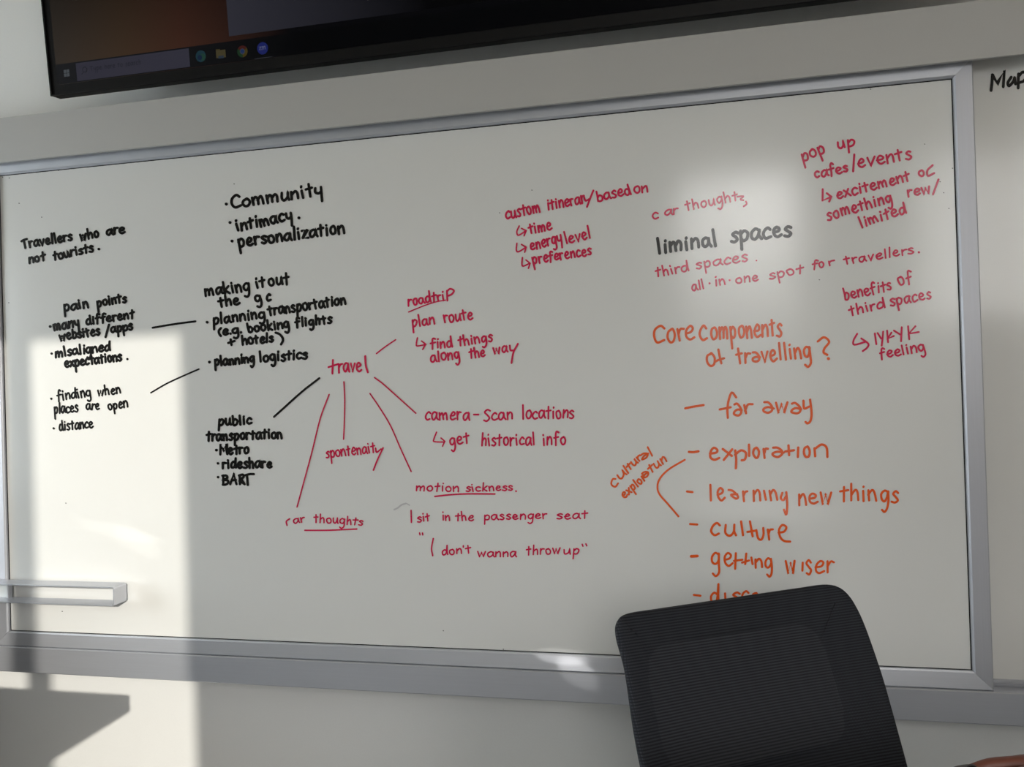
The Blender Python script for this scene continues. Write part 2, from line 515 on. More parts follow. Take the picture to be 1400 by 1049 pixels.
prism(bm, disc(0.105, 0.0535, 0.0068), 'y', -0.0022, -0.0020)
mg = ui('search_symbol', disc(0.1045, 0.0535, 0.0072), c1, -0.0021)
ui('search_symbol', disc(0.1045, 0.0535, 0.0054), emis('screen_search_inner', (0.036, 0.035, 0.052)), -0.0023)
ui('search_symbol', [(0.0990, 0.0490), (0.1000, 0.0480), (0.0950, 0.0425), (0.0940, 0.0435)], c1, -0.0021)
bm.free()
wl = emis('screen_logo', (0.075, 0.085, 0.095))
for px_, pz_ in ((0, 0), (1, 0), (0, 1), (1, 1)):
    ui('start_logo', rect(0.0435 + px_ * 0.0085, 0.0430 + pz_ * 0.0088, 0.0435 + px_ * 0.0085 + 0.0074, 0.0430 + pz_ * 0.0088 + 0.0076), wl, -0.0018)
# browser swirl
ui('browser_icon', disc(0.426, 0.0495, 0.0135), emis('screen_teal', (0.010, 0.036, 0.050)), -0.0018)
ui('browser_icon', disc(0.4305, 0.0470, 0.0082), emis('screen_green', (0.014, 0.050, 0.034)), -0.0020)
ui('browser_icon', disc(0.4235, 0.0465, 0.0060), emis('screen_deep', (0.006, 0.014, 0.042)), -0.0022)
# folder
ui('folder_icon', rect(0.4670, 0.0400, 0.4920, 0.0575), emis('screen_yellow', (0.060, 0.050, 0.022)), -0.0018)
ui('folder_icon', rect(0.4670, 0.0575, 0.4780, 0.0605), emis('screen_yellow2', (0.045, 0.035, 0.012)), -0.0018)
ui('folder_icon', rect(0.4725, 0.0385, 0.4865, 0.0445), emis('screen_blue2', (0.020, 0.034, 0.055)), -0.0020)
# round browser
for a0, cc in ((30, (0.050, 0.010, 0.008)), (150, (0.010, 0.034, 0.014)), (270, (0.055, 0.040, 0.008))):
    ui('round_icon', [(0.5362, 0.0480)] + disc(0.5362, 0.0480, 0.0135, 12, a0, a0 + 120), emis('screen_wheel', cc), -0.0018)
ui('round_icon', disc(0.5362, 0.0480, 0.0066), emis('screen_white', (0.05, 0.05, 0.06)), -0.0020)
ui('round_icon', disc(0.5362, 0.0480, 0.0050), emis('screen_blue', (0.012, 0.030, 0.10)), -0.0022)
# blue meeting app
ui('meeting_icon', disc(0.5887, 0.0490, 0.0140), emis('screen_meet', (0.010, 0.016, 0.115)), -0.0018)
ui('meeting_icon', rect(0.566, 0.0268, 0.6115, 0.0278), emis('screen_line', (0.05, 0.055, 0.065)), -0.0018)

# ------------------------------------------------------------------ handwriting
# One-line letters: x-height = 1, baseline = 0.  A string per letter: width; strokes split by '/', points as x,y.  '!' keeps a sharp corner.
GL = {}
def gdef(ch, w, s):
    strokes = []
    for part in s.split('/'):
        pts = []
        for tok in part.split():
            sharp = tok.endswith('!')
            x, y = tok.rstrip('!').split(',')
            pts.append((float(x), float(y), sharp))
        strokes.append(pts)
    GL[ch] = (w, strokes)
gdef('a', .80, '.70,.88 .40,1 .10,.70 .08,.25 .30,.02 .58,.35 .70,.92! .70,.35 .84,.02')
gdef('b', .72, '.10,1.85 .12,.9 .14,.06! .14,.6 .40,.98 .68,.65 .58,.12 .30,-.02 .14,.1')
gdef('c', .66, '.66,.82 .45,1 .15,.75 .08,.35 .28,.02 .66,.15')
gdef('d', .78, '.66,.80 .38,.98 .10,.65 .10,.2 .32,.02 .60,.35 .70,1.85! .70,.6 .78,.02')
gdef('e', .72, '.08,.48 .50,.55 .62,.80 .40,1 .14,.72 .12,.25 .38,.0 .72,.18')
gdef('f', .62, '.66,1.62 .45,1.85 .28,1.5 .25,.6 .22,-.1/.0,.85 .60,.95')
gdef('g', .74, '.66,.85 .38,1 .10,.70 .12,.25 .36,.10 .60,.45 .66,.95! .68,.1 .60,-.55 .35,-.85 .12,-.65')
gdef('q', .74, '.66,.85 .38,1 .10,.70 .12,.25 .36,.10 .60,.45 .66,.95! .68,.1 .68,-.80')
gdef('h', .76, '.12,1.85 .12,.0!/.12,.55 .42,.98 .62,.75 .66,.02')
gdef('i', .34, '.17,.95 .17,.02/.19,1.42 .19,1.52')
gdef('j', .40, '.25,.95 .25,-.5 .05,-.7/.27,1.42 .27,1.5')
gdef('k', .70, '.12,1.85 .12,.0/.62,.98 .14,.45! .66,.0')
gdef('l', .32, '.16,1.85 .17,.0')
gdef('m', 1.12, '.08,.98 .10,.0!/.10,.55 .34,.98 .50,.70 .52,.05!/.52,.55 .78,.98 .94,.70 .98,.02')
gdef('n', .74, '.08,.98 .10,.0!/.10,.55 .42,1 .62,.72 .66,.02')
gdef('o', .74, '.45,1 .15,.85 .08,.4 .28,.02 .58,.12 .68,.6 .50,.98 .36,.98')
gdef('p', .74, '.12,.98 .12,-.85!/.12,.62 .40,1 .66,.72 .56,.15 .30,.02 .13,.2')
gdef('r', .56, '.08,.98 .10,.0!/.10,.55 .30,.92 .56,.92')
gdef('s', .60, '.60,.86 .38,1 .14,.78 .36,.52 .56,.26 .36,.0 .06,.10')
gdef('t', .62, '.32,1.55 .30,.0/.0,.92 .62,1.02')
gdef('u', .76, '.08,.98 .10,.3 .30,.02 .58,.35 .64,.98! .66,.35 .74,.02')
gdef('v', .68, '.06,.98 .32,.02! .64,.98')
gdef('w', 1.02, '.06,.98 .26,.02! .50,.80! .70,.02! .96,.98')
gdef('x', .70, '.08,.98 .64,.02/.64,.98 .06,.02')
gdef('y', .72, '.08,.98 .12,.45 .34,.22 .60,.45/.66,.98 .60,.1 .50,-.80')
gdef('z', .70, '.08,.92 .62,.98! .10,.06! .70,.04')
gdef('Y', .80, '.05,1.62 .35,.85/.78,1.62 .42,.75 .30,.0')
gdef('C', .86, '.84,1.35 .58,1.62 .20,1.2 .10,.5 .35,.02 .84,.18')
gdef('B', .78, '.10,1.6 .12,.0!/.02,1.58 .50,1.55 .60,1.2 .14,.85! .62,.72 .68,.3 .40,.02 .05,.02')
gdef('A', .84, '.02,.0 .35,1.62! .72,.0/.14,.60 .60,.66')
gdef('R', .78, '.10,1.4 .12,.0!/.02,1.45 .45,1.55 .60,1.2 .14,.75! .70,.0')
gdef('M', 1.1, '.04,.0 .12,1.62! .52,.60! .90,1.62! 1.0,.0')
gdef('I', .22, '.11,1.62 .12,.0')
gdef('K', .82, '.10,1.62 .12,.0/.70,1.62 .14,.72! .80,.85')
gdef('T', .92, '.40,1.5 .44,.0/.0,1.30 .40,1.50 .90,1.58')
gdef('S', .80, '.76,1.45 .45,1.65 .14,1.3 .45,.85 .68,.4 .40,.0 .05,.18')
gdef('@', .84, '.14,.93 .45,.92 .78,.55 .74,.22 .45,.02 .12,.14 .14,.36 .45,.50 .86,.40')
gdef('3', .70, '.08,.30 .45,.62 .58,.85 .40,1 .16,.72 .14,.25 .40,-.05 .78,-.20')
gdef('(', .42, '.34,1.3 .10,.9 .08,.35 .34,-.1')
gdef(')', .42, '.08,1.3 .34,.9 .34,.35 .10,-.1')
gdef('+', .66, '.34,.85 .30,.0/.02,.36 .64,.50')
gdef('.', .22, '.10,.04 .12,.10')
gdef('-', .50, '.05,.48 .45,.50')
gdef('/', .50, '.44,1.5 .06,-.2')
gdef("'", .20, '.12,1.5 .10,1.2')
gdef(' ', .55, '')
gdef('_', .25, '')
GAP = .17

def smooth(pts, n=5):
    """Catmull-Rom through the points; sharp points end one curve and begin the next."""
    runs, cur = [], []
    for p in pts:
        cur.append(Vector((p[0], p[1])))
        if len(p) > 2 and p[2] and len(cur) > 1:
            runs.append(cur)
            cur = [cur[-1]]
    if len(cur) > 1:
        runs.append(cur)
    out = []
    for r in runs:
        if len(r) == 2:
            seg = [r[0], r[1]]
        else:
            seg = []
            ext = [r[0] * 2 - r[1]] + r + [r[-1] * 2 - r[-2]]
            for i in range(1, len(ext) - 2):
                p0, p1, p2, p3 = ext[i - 1:i + 3]
                for k in range(n):
                    t = k / n
                    seg.append(0.5 * (2 * p1 + (p2 - p0) * t + (2 * p0 - 5 * p1 + 4 * p2 - p3) * t * t + (3 * p1 - p0 - 3 * p2 + p3) * t ** 3))
            seg.append(r[-1])
        out += seg if not out else seg[1:]
    return out

rng = random.Random(7)
def word(text, x0, y0, x1, y1, xh, slant=0.0, turn=0.85, asc=1.0, wob=0.028):
    """Strokes of a word in image pixels; the baseline runs from (x0, y0) to (x1, y1)."""
    adv = [GL[c][0] for c in text]
    total = sum(adv) + GAP * (len(text) - 1)
    L = math.hypot(x1 - x0, y1 - y0)
    bx, by = (x1 - x0) / L, (y1 - y0) / L
    ang = math.atan2(by, bx) * turn
    ux, uy = math.sin(ang) + slant, -math.cos(ang)
    s = L / total
    res, c = [], 0.0
    for ch in text:
        dy = rng.gauss(0, wob * 1.3)
        sc = 1 + rng.gauss(0, wob * 1.3)
        sk = rng.gauss(0, wob * 1.5)
        wd = 1 + rng.gauss(0, wob * 1.5)
        for st in GL[ch][1]:
            if not st:
                continue
            pts = []
            for p in st:
                y = p[1]
                if y > 1.05:
                    y = 1.05 + (y - 1.05) * asc
                jx, jy = rng.gauss(0, wob * 0.7), rng.gauss(0, wob * 0.7)
                X = (c + (p[0] - GL[ch][0] / 2) * wd + GL[ch][0] / 2 + jx + sk * y) * s
                Y = (y * sc + dy + jy) * xh
                pts.append((x0 + bx * X + ux * Y, y0 + by * X + uy * Y, p[2]))
            res.append(pts)
        c += GL[ch][0] + GAP
    return res

layer = [0]
def ribbon(bm, pts2, wpx, to3_flat):
    """A marker line of round ends: quads along the line and a small disc at every bend."""
    def to3(v, i=0):
        return to3_flat(v) + Vector((0, -4e-5 * (layer[0] % 12) - 2e-6 * i, 0))     # crossing strokes lie on top of each other
    layer[0] += 1
    P = [Vector(p) for p in pts2]
    if len(P) == 1:
        P.append(P[0] + Vector((0.3, 0)))
    h = wpx / 2
    left, rightv = [], []
    for i, p in enumerate(P):
        d = P[min(i + 1, len(P) - 1)] - P[max(i - 1, 0)]
        if d.length < 1e-6:
            d = Vector((1, 0))
        d.normalize()
        nrm = Vector((-d.y, d.x))
        k = 1.0
        if 0 < i < len(P) - 1:
            a = (P[i] - P[i - 1]).normalized()
            cosv = max(0.5, abs(nrm.dot(Vector((-a.y, a.x)))))
            k = 1 / cosv
        left.append(p + nrm * h * k)
        rightv.append(p - nrm * h * k)
    lv = [bm.verts.new(to3(v, i)) for i, v in enumerate(left)]
    rv = [bm.verts.new(to3(v, i)) for i, v in enumerate(rightv)]
    for i in range(len(P) - 1):
        bm.faces.new((lv[i], lv[i + 1], rv[i + 1], rv[i]))
    corners = [0, len(P) - 1]
    for i in range(1, len(P) - 1):
        a, b_ = (P[i] - P[i - 1]), (P[i + 1] - P[i])
        if a.length > 1e-6 and b_.length > 1e-6 and a.normalized().dot(b_.normalized()) < 0.8:
            corners.append(i)
    for i in corners:
        layer[0] += 1
        ring = [bm.verts.new(to3(P[i] + Vector((math.cos(k * math.pi / 4), math.sin(k * math.pi / 4))) * h)) for k in range(8)]
        bm.faces.new(ring)

def note(parent, material, width, items, lab, Y=-0.0006, name='handwritten_lettering'):
    """A block of handwriting; items are word(...) stroke lists or ('line', points, width)."""
    bm = bmesh.new()
    off = parent.location
    inv = lambda v: at(v.x, v.y, Y) - off
    for it in items:
        if isinstance(it, tuple) and it[0] == 'line':
            w = it[2] if len(it) > 2 else width
            pts = [p if len(p) > 2 else (p[0], p[1], False) for p in it[1]]
            ribbon(bm, smooth(pts), w, inv)
        elif isinstance(it, tuple) and it[0] == 'dot':
            ribbon(bm, [(it[1], it[2]), (it[1] + 0.4, it[2] + 0.2)], it[3] if len(it) > 3 else width * 1.15, inv)
        else:
            for st in it:
                ribbon(bm, smooth(st), width, inv)
    bmesh.ops.recalc_face_normals(bm, faces=bm.faces)
    for f in bm.faces:
        if f.normal.y > 0:
            f.normal_flip()
    o = link(name, bm, material, parent)
    o['label'] = lab
    return o

W_ = word
K, RD, OG = M['black_ink'], M['red_ink'], M['orange_ink']
def line(pts, w=None):
    return ('line', pts, w) if w else ('line', pts)

note(board, K, 3.3, [W_('Travellers', 30.7, 340, 98.6, 328.5, 8, asc=.8, wob=.012), W_('who', 109.7, 329, 135.4, 323.8, 8, asc=.75), W_('are', 145.7, 321.6, 170.7, 318.8, 8),
     W_('not', 39.7, 360, 62.1, 356, 7.5), W_('tourists', 73, 356, 127.9, 343.8, 7.5, asc=.8), ('dot', 135.0, 340.6)], 'black note reading Travellers who are not tourists')
note(board, K, 3.3, [W_('pain', 87.2, 425.7, 121.5, 420.5, 8.3, asc=.6), W_('points', 132.9, 420, 173, 413, 8, asc=.6),
     ('dot', 68.5, 446.5, 4), W_('many', 73.8, 452.5, 109, 446.5, 8.5), W_('different', 117.7, 444, 183.4, 435, 7.5, asc=.7),
     W_('websites', 81.5, 466, 136.7, 457.5, 8, asc=.6), W_('apps', 152, 455, 181.5, 450.5, 7.5), line([(149, 444), (144.4, 461)]),
     ('dot', 70.4, 483.5, 3.4), W_('mlsaligned', 75.7, 488.5, 150.6, 479.5, 8, asc=.75), W_('expectations', 89, 502.5, 166.3, 493, 8, asc=.7), ('dot', 174, 491, 3.2)],
     'black note under the words pain points, its lower lines in sunlight')
note(board, K, 2.6, [('dot', 70, 545.2, 3.2), W_('finding', 78.6, 548.5, 124.7, 541.5, 8.5, asc=.8), W_('when', 133.3, 541, 165.3, 538, 8, asc=.8),
     W_('places', 74.4, 566, 106.8, 563, 8.5, asc=.8), W_('are', 118, 560.5, 135.8, 560, 8), W_('open', 148, 560.5, 174.9, 557, 8),
     ('dot', 73.3, 585.8, 3.2), W_('distance', 81, 589, 127.2, 585, 8.5, asc=.7)], 'black note reading finding when places are open, in the sun patch')
note(board, K, 2.4, [line([(208.6, 448.2), (240, 443), (267.3, 439.5)], 2.9)], 'short black stroke joining pain points to planning transportation', name='drawn_line')
note(board, K, 2.2, [line([(206.3, 537.2), (227.3, 524.9), (250, 514.3), (272, 504.8)], 2.2)], 'thin black stroke rising to planning logistics', name='drawn_line')
note(board, K, 3.8, [('dot', 309.3, 279, 4.2), W_('Community', 316.4, 285.5, 442.1, 266, 10.5), ('dot', 314.3, 304.3, 4.2), W_('intimacy', 323.6, 316, 400, 300, 10, asc=.7), ('dot', 408.6, 297.9, 4.2),
     ('dot', 317, 329.6, 4.2), W_('personalization', 326.4, 338, 471.4, 318.5, 10.5, asc=.7)], 'black list reading Community, intimacy, personalization')
note(board, K, 3.5, [W_('making', 280.2, 405.5, 341.5, 397, 10, asc=.7), W_('it', 350, 394.5, 362.7, 392.5, 9.5, asc=.8), W_('out', 367.4, 391.5, 395.7, 388, 10),
     W_('the', 299.9, 420, 327.4, 416, 8.5, asc=.8), W_('g', 348.6, 413.5, 358.6, 412.2, 8.5), W_('c', 364.3, 412, 370.6, 411, 9),
     ('dot', 283, 440.6, 4), W_('planning', 291.2, 443.5, 361.9, 434.5, 8.5, asc=.8), W_('transportation', 367.4, 431.5, 472.7, 416, 9, asc=.7),
     W_('(e.g.', 298.3, 459, 330.5, 455, 7.5), W_('booking', 339, 454.8, 395.7, 448, 8, asc=.7), W_('flights', 404.4, 447.5, 453.8, 441.5, 8, asc=.7),
     W_('+', 311.6, 473, 321.9, 471.5, 9.5), W_('hotels', 331.3, 472, 373.7, 467, 8, asc=.7), line([(376.9, 455), (382, 457), (386, 461.5), (386.8, 466), (384.3, 471)]),
     ('dot', 286.2, 495.1, 4), W_('planning', 293.6, 500.5, 347.8, 495, 8, asc=.7), W_('logistics', 354.9, 495, 420, 490, 8.3, asc=.8)],
     'black note beginning making it out the gc')
note(board, K, 3.5, [W_('public', 298.3, 582, 344.3, 580, 8.2, asc=.6), W_('transportation', 282.2, 603, 385.7, 599, 8.5, asc=.7),
     ('dot', 295.7, 615.6, 4), W_('Metro', 301.5, 622, 340, 620, 8.5, asc=.8), ('dot', 297.9, 633.6, 3.6), W_('rideshare', 303.7, 640.6, 371.6, 639.4, 8.5, asc=.6),
     ('dot', 298, 652.5, 3.6), W_('BAR', 304, 663, 335.5, 662.5, 8.3), line([(335.5, 650), (341, 648.5), (347, 648.4)]), line([(337.7, 650.2), (338.8, 663.2)])],
     'black list under public transportation')
note(board, K, 2.9, [line([(436.6, 517.2), (412, 536.5), (374.8, 570)])], 'thick black connecting stroke down from travel', name='drawn_line')
note(board, RD, 2.7, [line([(455.2, 492.3), (454.5, 511)]), line([(449, 502.2), (462, 498)]), W_('rave', 462.5, 509.8, 494.5, 508, 11.5), line([(499.3, 487), (500.2, 500), (503, 509.3)])],
     'red word travel at the centre of the mind map')
for pts, lab in (([(514.6, 483.6), (527, 474), (541, 464.6)], 'red stroke from travel up to roadtrip'),
                 ([(470.2, 522.2), (471.3, 547), (470.8, 575), (469.8, 600.7)], 'red stroke from travel straight down'),
                 ([(450, 539.5), (438, 572), (426.3, 619), (416, 657), (406.2, 693.4)], 'longest red stroke, from travel to car thoughts'),
                 ([(512, 516.3), (524, 525.3), (545, 544), (568.6, 565.2)], 'red stroke from travel to camera'),
                 ([(505.8, 538.2), (520, 559), (534.4, 583.2), (547, 612), (562.2, 645)], 'red stroke from travel to motion sickness')):
    note(board, RD, 1.9, [line(pts)], lab, name='drawn_line')
note(board, RD, 2.2, [W_('spontenait', 445.6, 626.5, 513, 619, 9, asc=.75), line([(513.5, 613), (515, 618.5), (521, 614)]), line([(523.8, 612.5), (516, 629), (510.5, 643)])], 'red word written spontenaity')
note(board, RD, 2.0, [line([(396, 709.5), (391.5, 713), (392.5, 718.6)]), W_('ar', 401.5, 716, 417.3, 713.5, 6.5), W_('thoughts', 428.9, 714, 495.8, 718.5, 7, asc=.7), line([(416.8, 725.3), (450, 725.2), (488, 723.5)], 2.1)],
     'red words car thoughts underlined below travel')
note(board, RD, 2.6, [W_('roadtri', 557.9, 418.5, 608, 410.5, 8.5, asc=.85), line([(611, 397.5), (611.6, 411.2)]), line([(611, 398.5), (615.5, 395), (620.6, 397.5), (618, 402), (613, 404.5)]),
     line([(558.6, 426.7), (570, 422), (582.9, 417), (597, 412.7), (609.3, 410.4)], 1.7), W_('plan', 563.6, 447.3, 594.3, 443, 9, asc=.75), W_('route', 607, 441.5, 646.4, 436.5, 9.5, asc=.7),
     line([(570.7, 462), (569.2, 470), (570.5, 473.2), (580.7, 471.4)], 2.0), line([(576.4, 466.4), (582, 470.7, True), (577.9, 477.9)], 2.0),
     W_('find', 589.3, 477, 618.6, 474.5, 8.5, asc=.8), W_('things', 626.4, 473.5, 673.6, 466.5, 8.5, asc=.8), W_('along', 589.3, 496, 628.6, 490, 9.5, asc=.6),
     W_('the', 642, 489.7, 663.6, 487, 8.5, asc=.7), W_('wa', 674.3, 483.5, 694, 481.5, 8.5), line([(697, 472.5), (698, 479), (702.5, 479)]), line([(708, 470.2), (702, 482), (699.3, 496.5)])],
     'red note reading roadtrip, plan route, find things along the way')
note(board, RD, 2.5, [W_('camera', 580.6, 574.5, 641.4, 574, 10.5), line([(647.8, 567), (654.3, 567)]), W_('Scan', 661.2, 576, 701.4, 572.5, 10, asc=.9), W_('locations', 713.8, 573, 784.6, 572, 10.8, asc=.9),
     line([(596.9, 591), (593.2, 600.5), (594, 604), (608, 604.6)], 2.0), line([(602.9, 599), (608, 603.4, True), (605, 610.3)], 2.0),
     W_('get', 614.9, 609, 641.4, 606, 10, asc=.7), W_('historical', 657.4, 610, 731.4, 608.5, 10.5, asc=.75), W_('info', 741.7, 609, 774.3, 607.5, 10.5, asc=.75)],
     'red note reading camera scan locations, get historical info')
note(board, RD, 2.1, [W_('motion', 568.4, 671, 627.6, 672.3, 7), W_('sickness', 637, 672.5, 701, 670.5, 6.6, asc=.8), ('dot', 705.4, 671.6, 2.6), line([(594.4, 679), (615, 676.7), (640, 675.4), (676.6, 675.6)], 2.3)],
     'red words motion sickness underlined')
note(board, RD, 2.1, [line([(562, 698), (562.4, 714.4)]), W_('sit', 571, 714.5, 588, 712, 7, asc=.9), W_('in', 604.4, 711.8, 615, 711.5, 7), W_('the', 623, 711.8, 647, 711.8, 7, asc=.85),
     W_('passenger', 661.4, 711, 748, 709.5, 7), W_('seat', 761, 710, 803.6, 709, 7, asc=.9), line([(573.6, 728.8), (574.2, 731.5)]), line([(577.6, 729), (578, 731.5)]),
     line([(592.4, 736.4), (590, 750), (591.6, 760)]), W_("don't", 604, 759.3, 644, 756, 7, asc=.9), W_('wanna', 653, 761.5, 706, 761.5, 6.8), W_('throw', 719.4, 759, 766, 757, 7.5, asc=.85), W_('up', 770, 758, 792, 757, 7.5),
     line([(796, 744.3), (797, 747)]), line([(801, 743.8), (802.2, 746.5)])], 'red sentences about the passenger seat, lowest on the board')
note(board, RD, 2.7, [W_('custom', 691.8, 299.5, 739, 290.5, 10, asc=.6), W_('itinerar', 748.8, 287.5, 800, 277.8, 10, asc=.6), line([(798, 267.5), (800.5, 274.5), (806, 272)]), line([(811.2, 260.5), (807, 271), (802.5, 283)]),
     W_('based', 816.7, 275.5, 863, 265.5, 9, asc=.75), W_('on', 867, 264.5, 886, 262, 8.5),
     line([(709.9, 309), (706.6, 317), (709, 321.7), (718.5, 316)], 2.1), line([(713, 312.3), (719.3, 315.4, True), (716.5, 322.5)], 2.1), W_('time', 724, 320, 754.6, 313.5, 9, asc=.7),
     line([(706.7, 332.7), (706, 342), (709, 344.3), (718.5, 338.6)], 2.1), line([(713, 334.3), (719.3, 338.2, True), (717.4, 345)], 2.1), W_('energy', 725.6, 342.5, 768.8, 331, 9.5), W_('level', 773.5, 333.5, 808, 325.5, 9.5, asc=.9),
     line([(714.3, 352.3), (713.6, 361), (715.5, 364), (724, 360.2)], 2.1), line([(719, 355.5), (724.8, 360.2, True), (722.4, 367)], 2.1), W_('preferences', 728.7, 361.5, 808.8, 348, 9, asc=.6)],
     'red list reading custom itinerary based on time, energy level, preferences')
note(board, RD, 2.4, [W_('c', 891.8, 300, 900.4, 299, 9.5), W_('ar', 909, 295, 927, 293, 7.5), W_('thought', 938, 288, 1009, 274, 8.5, asc=.75), line([(1008, 269), (1016, 268.5), (1012.5, 272.8), (1016.5, 273.8)]), line([(1019.8, 275.5), (1020.6, 279), (1016.7, 282.4)])],
     'red words car thoughts above liminal spaces')
note(board, K, 4.2, [W_('liminal', 898.9, 347, 980.6, 335.5, 12.5, asc=.75), W_('spaces', 998.6, 331.5, 1082, 322.5, 14)], 'black words liminal spaces between red notes')
note(board, RD, 2.4, [W_('third', 896.5, 379, 941.3, 370.5, 8.5, asc=.8), W_('spaces', 951.5, 368, 1022.2, 357, 8.5), ('dot', 1034, 356.3, 2),
     W_('all', 946.7, 398.2, 963.4, 394.5, 8.5, asc=.6), ('dot', 969.9, 387.4, 2.8), W_('in', 977.6, 391, 991.7, 389, 8), ('dot', 997.4, 383, 2.8), W_('one', 1005.9, 388, 1036.7, 384, 8),
     W_('spot', 1051.6, 382, 1098.4, 373, 8, asc=.9), W_('fo', 1111.3, 367.5, 1127, 365.5, 7.5, asc=.6), W_('r', 1133, 363.5, 1142, 361.5, 6), W_('travellers', 1155, 362, 1248.9, 346.5, 7.5, asc=.8), ('dot', 1256, 345, 3)],
     'red sentence reading third spaces, all in one spot for travellers')
note(board, RD, 2.6, [W_('benefits', 1154.4, 410.7, 1219.5, 396, 9.5, asc=.75), W_('of', 1228.4, 391, 1247.5, 387, 10), W_('third', 1162, 432, 1209.4, 421, 8.5, asc=.8), W_('spaces', 1217.5, 419, 1273.5, 408, 9.5),
     line([(1172, 456.4), (1167, 465.5), (1168.2, 471.5), (1184, 467.2)]), line([(1177.4, 462.8), (1187, 470, False), (1185.5, 475.5), (1179.4, 480.2)]),
     line([(1196.1, 456.1), (1198.1, 470.8)]), line([(1199.8, 455.5), (1204.6, 463)]), line([(1207.4, 453.5), (1206.6, 463), (1205.4, 472.8)]), line([(1212.8, 452.1), (1214.1, 468.1)]), line([(1218.8, 454.8), (1213.8, 463, True), (1222.1, 459.5)]), line([(1222.1, 452.1), (1230.5, 457.4)]), line([(1232.8, 447.5), (1231.9, 466.8)]), line([(1241.5, 446.1), (1243.1, 464.1)]), line([(1251.5, 446.1), (1242.8, 456.2, True), (1256.2, 454.1)]), W_('feeling', 1203.4, 491, 1265, 479.5, 9, asc=.6)], 'red note reading benefits of third spaces')
note(board, RD, 2.9, [W_('pop', 1098, 221.5, 1128.7, 208.5, 10.5), W_('up', 1145.2, 204, 1169.6, 199, 9.5), W_('cafes', 1113.8, 244, 1160, 235, 9, asc=.75), line([(1168, 211.2), (1166.4, 234.4)]), W_('events', 1172.7, 229.5, 1246.6, 217, 11.5, asc=.6),
     line([(1124.8, 258.8), (1124.6, 274.2, True), (1135, 269.8)]), line([(1130.3, 264.3), (1136.3, 269, True), (1133.7, 275.6)]), W_('excitement', 1144.4, 272.5, 1245, 247, 9.3, asc=.7), W_('o', 1256.8, 242, 1264.5, 240.5, 8.5), line([(1275, 226), (1268, 233), (1268.8, 240.6), (1277, 236.8)]),
     W_('something', 1131, 301.5, 1220, 276, 9.8, asc=.6), W_('rew', 1241, 269.5, 1273, 263.5, 9.5), line([(1283, 245.4), (1275.6, 265.9)]), W_('limited', 1177.4, 311.5, 1239, 291, 9, asc=.75)],
     'red note reading pop up cafes and events, topmost on the right')
note(board, OG, 3.2, [W_('c', 892.5, 468.5, 908, 467.5, 23), W_('o', 912, 468.8, 923.5, 468, 19), W_('r', 927, 466.5, 936, 465.5, 17), W_('e', 936, 466, 949.5, 464.8, 19.5), W_('c', 956.5, 467, 967, 466, 19.5), W_('omponents', 972, 463.5, 1069, 459, 16.5, asc=.4),
     W_('o', 966.4, 502, 979, 501, 17.5), line([(982.2, 478), (984, 488), (986.2, 497)]), line([(977, 495), (983, 492), (990, 490)]), W_('tr@', 1008, 497, 1039, 494.5, 13.5, asc=1), W_('velling', 1041, 495, 1109, 489, 14.5, asc=.65),
     line([(1118, 467), (1126.5, 461.3), (1133.6, 467.5), (1127.5, 476), (1126, 482), (1131, 485.3)]), ('dot', 1132.4, 490.4, 4.2)], 'orange heading reading Core components of travelling')
note(board, OG, 3.2, [line([(936.8, 558.4), (949, 556), (962, 554)]), line([(1006.5, 543.5), (1000.5, 537), (996, 548), (994.5, 560), (995, 571.5)]), line([(984, 560), (999, 557)]), W_('@', 1003, 569.5, 1013.5, 569, 17), line([(1017.5, 554), (1020, 565.3)]), line([(1018.5, 562), (1022.5, 553.5), (1029, 552.8)]),
     W_('@', 1042.4, 565, 1057, 564.5, 16), W_('w', 1060, 565.5, 1077.5, 565, 15), W_('@', 1081, 565.5, 1095, 565, 16), line([(1098.5, 548), (1099.5, 558.5), (1106.5, 556)]), line([(1107.5, 546.5), (1109.5, 565), (1108, 575.5), (1104, 579), (1101.3, 577)])], 'orange line reading far away')
note(board, OG, 3.3, [line([(941.8, 618), (948, 618.3), (955, 617.2)]), W_('e', 969, 629, 983.5, 628.5, 17), line([(988, 614), (1000.5, 623.5)]), line([(1001, 614.5), (989.5, 629)]), line([(1005.2, 616), (1006.5, 628), (1006, 640.5)]), line([(1005, 622), (1013, 616), (1019.8, 619.5), (1018.5, 628), (1014, 629.5)]),
     line([(1024, 608), (1024.3, 623.5)]), W_('o', 1029.5, 627.5, 1038.8, 627, 14.5), W_('r', 1044.5, 626, 1050.5, 625.5, 13.5), W_('@', 1055, 626, 1071, 625, 14.5), line([(1078, 609), (1078.8, 622.5)]), line([(1073.5, 617.5), (1085.5, 615.8)]), line([(1091.3, 612), (1090.8, 625)]),
     W_('o', 1098.3, 625, 1108, 624.5, 14), line([(1113.5, 613), (1114.5, 624)]), line([(1114, 614), (1123, 608), (1130, 612), (1131.2, 625)])], 'orange line reading exploration')
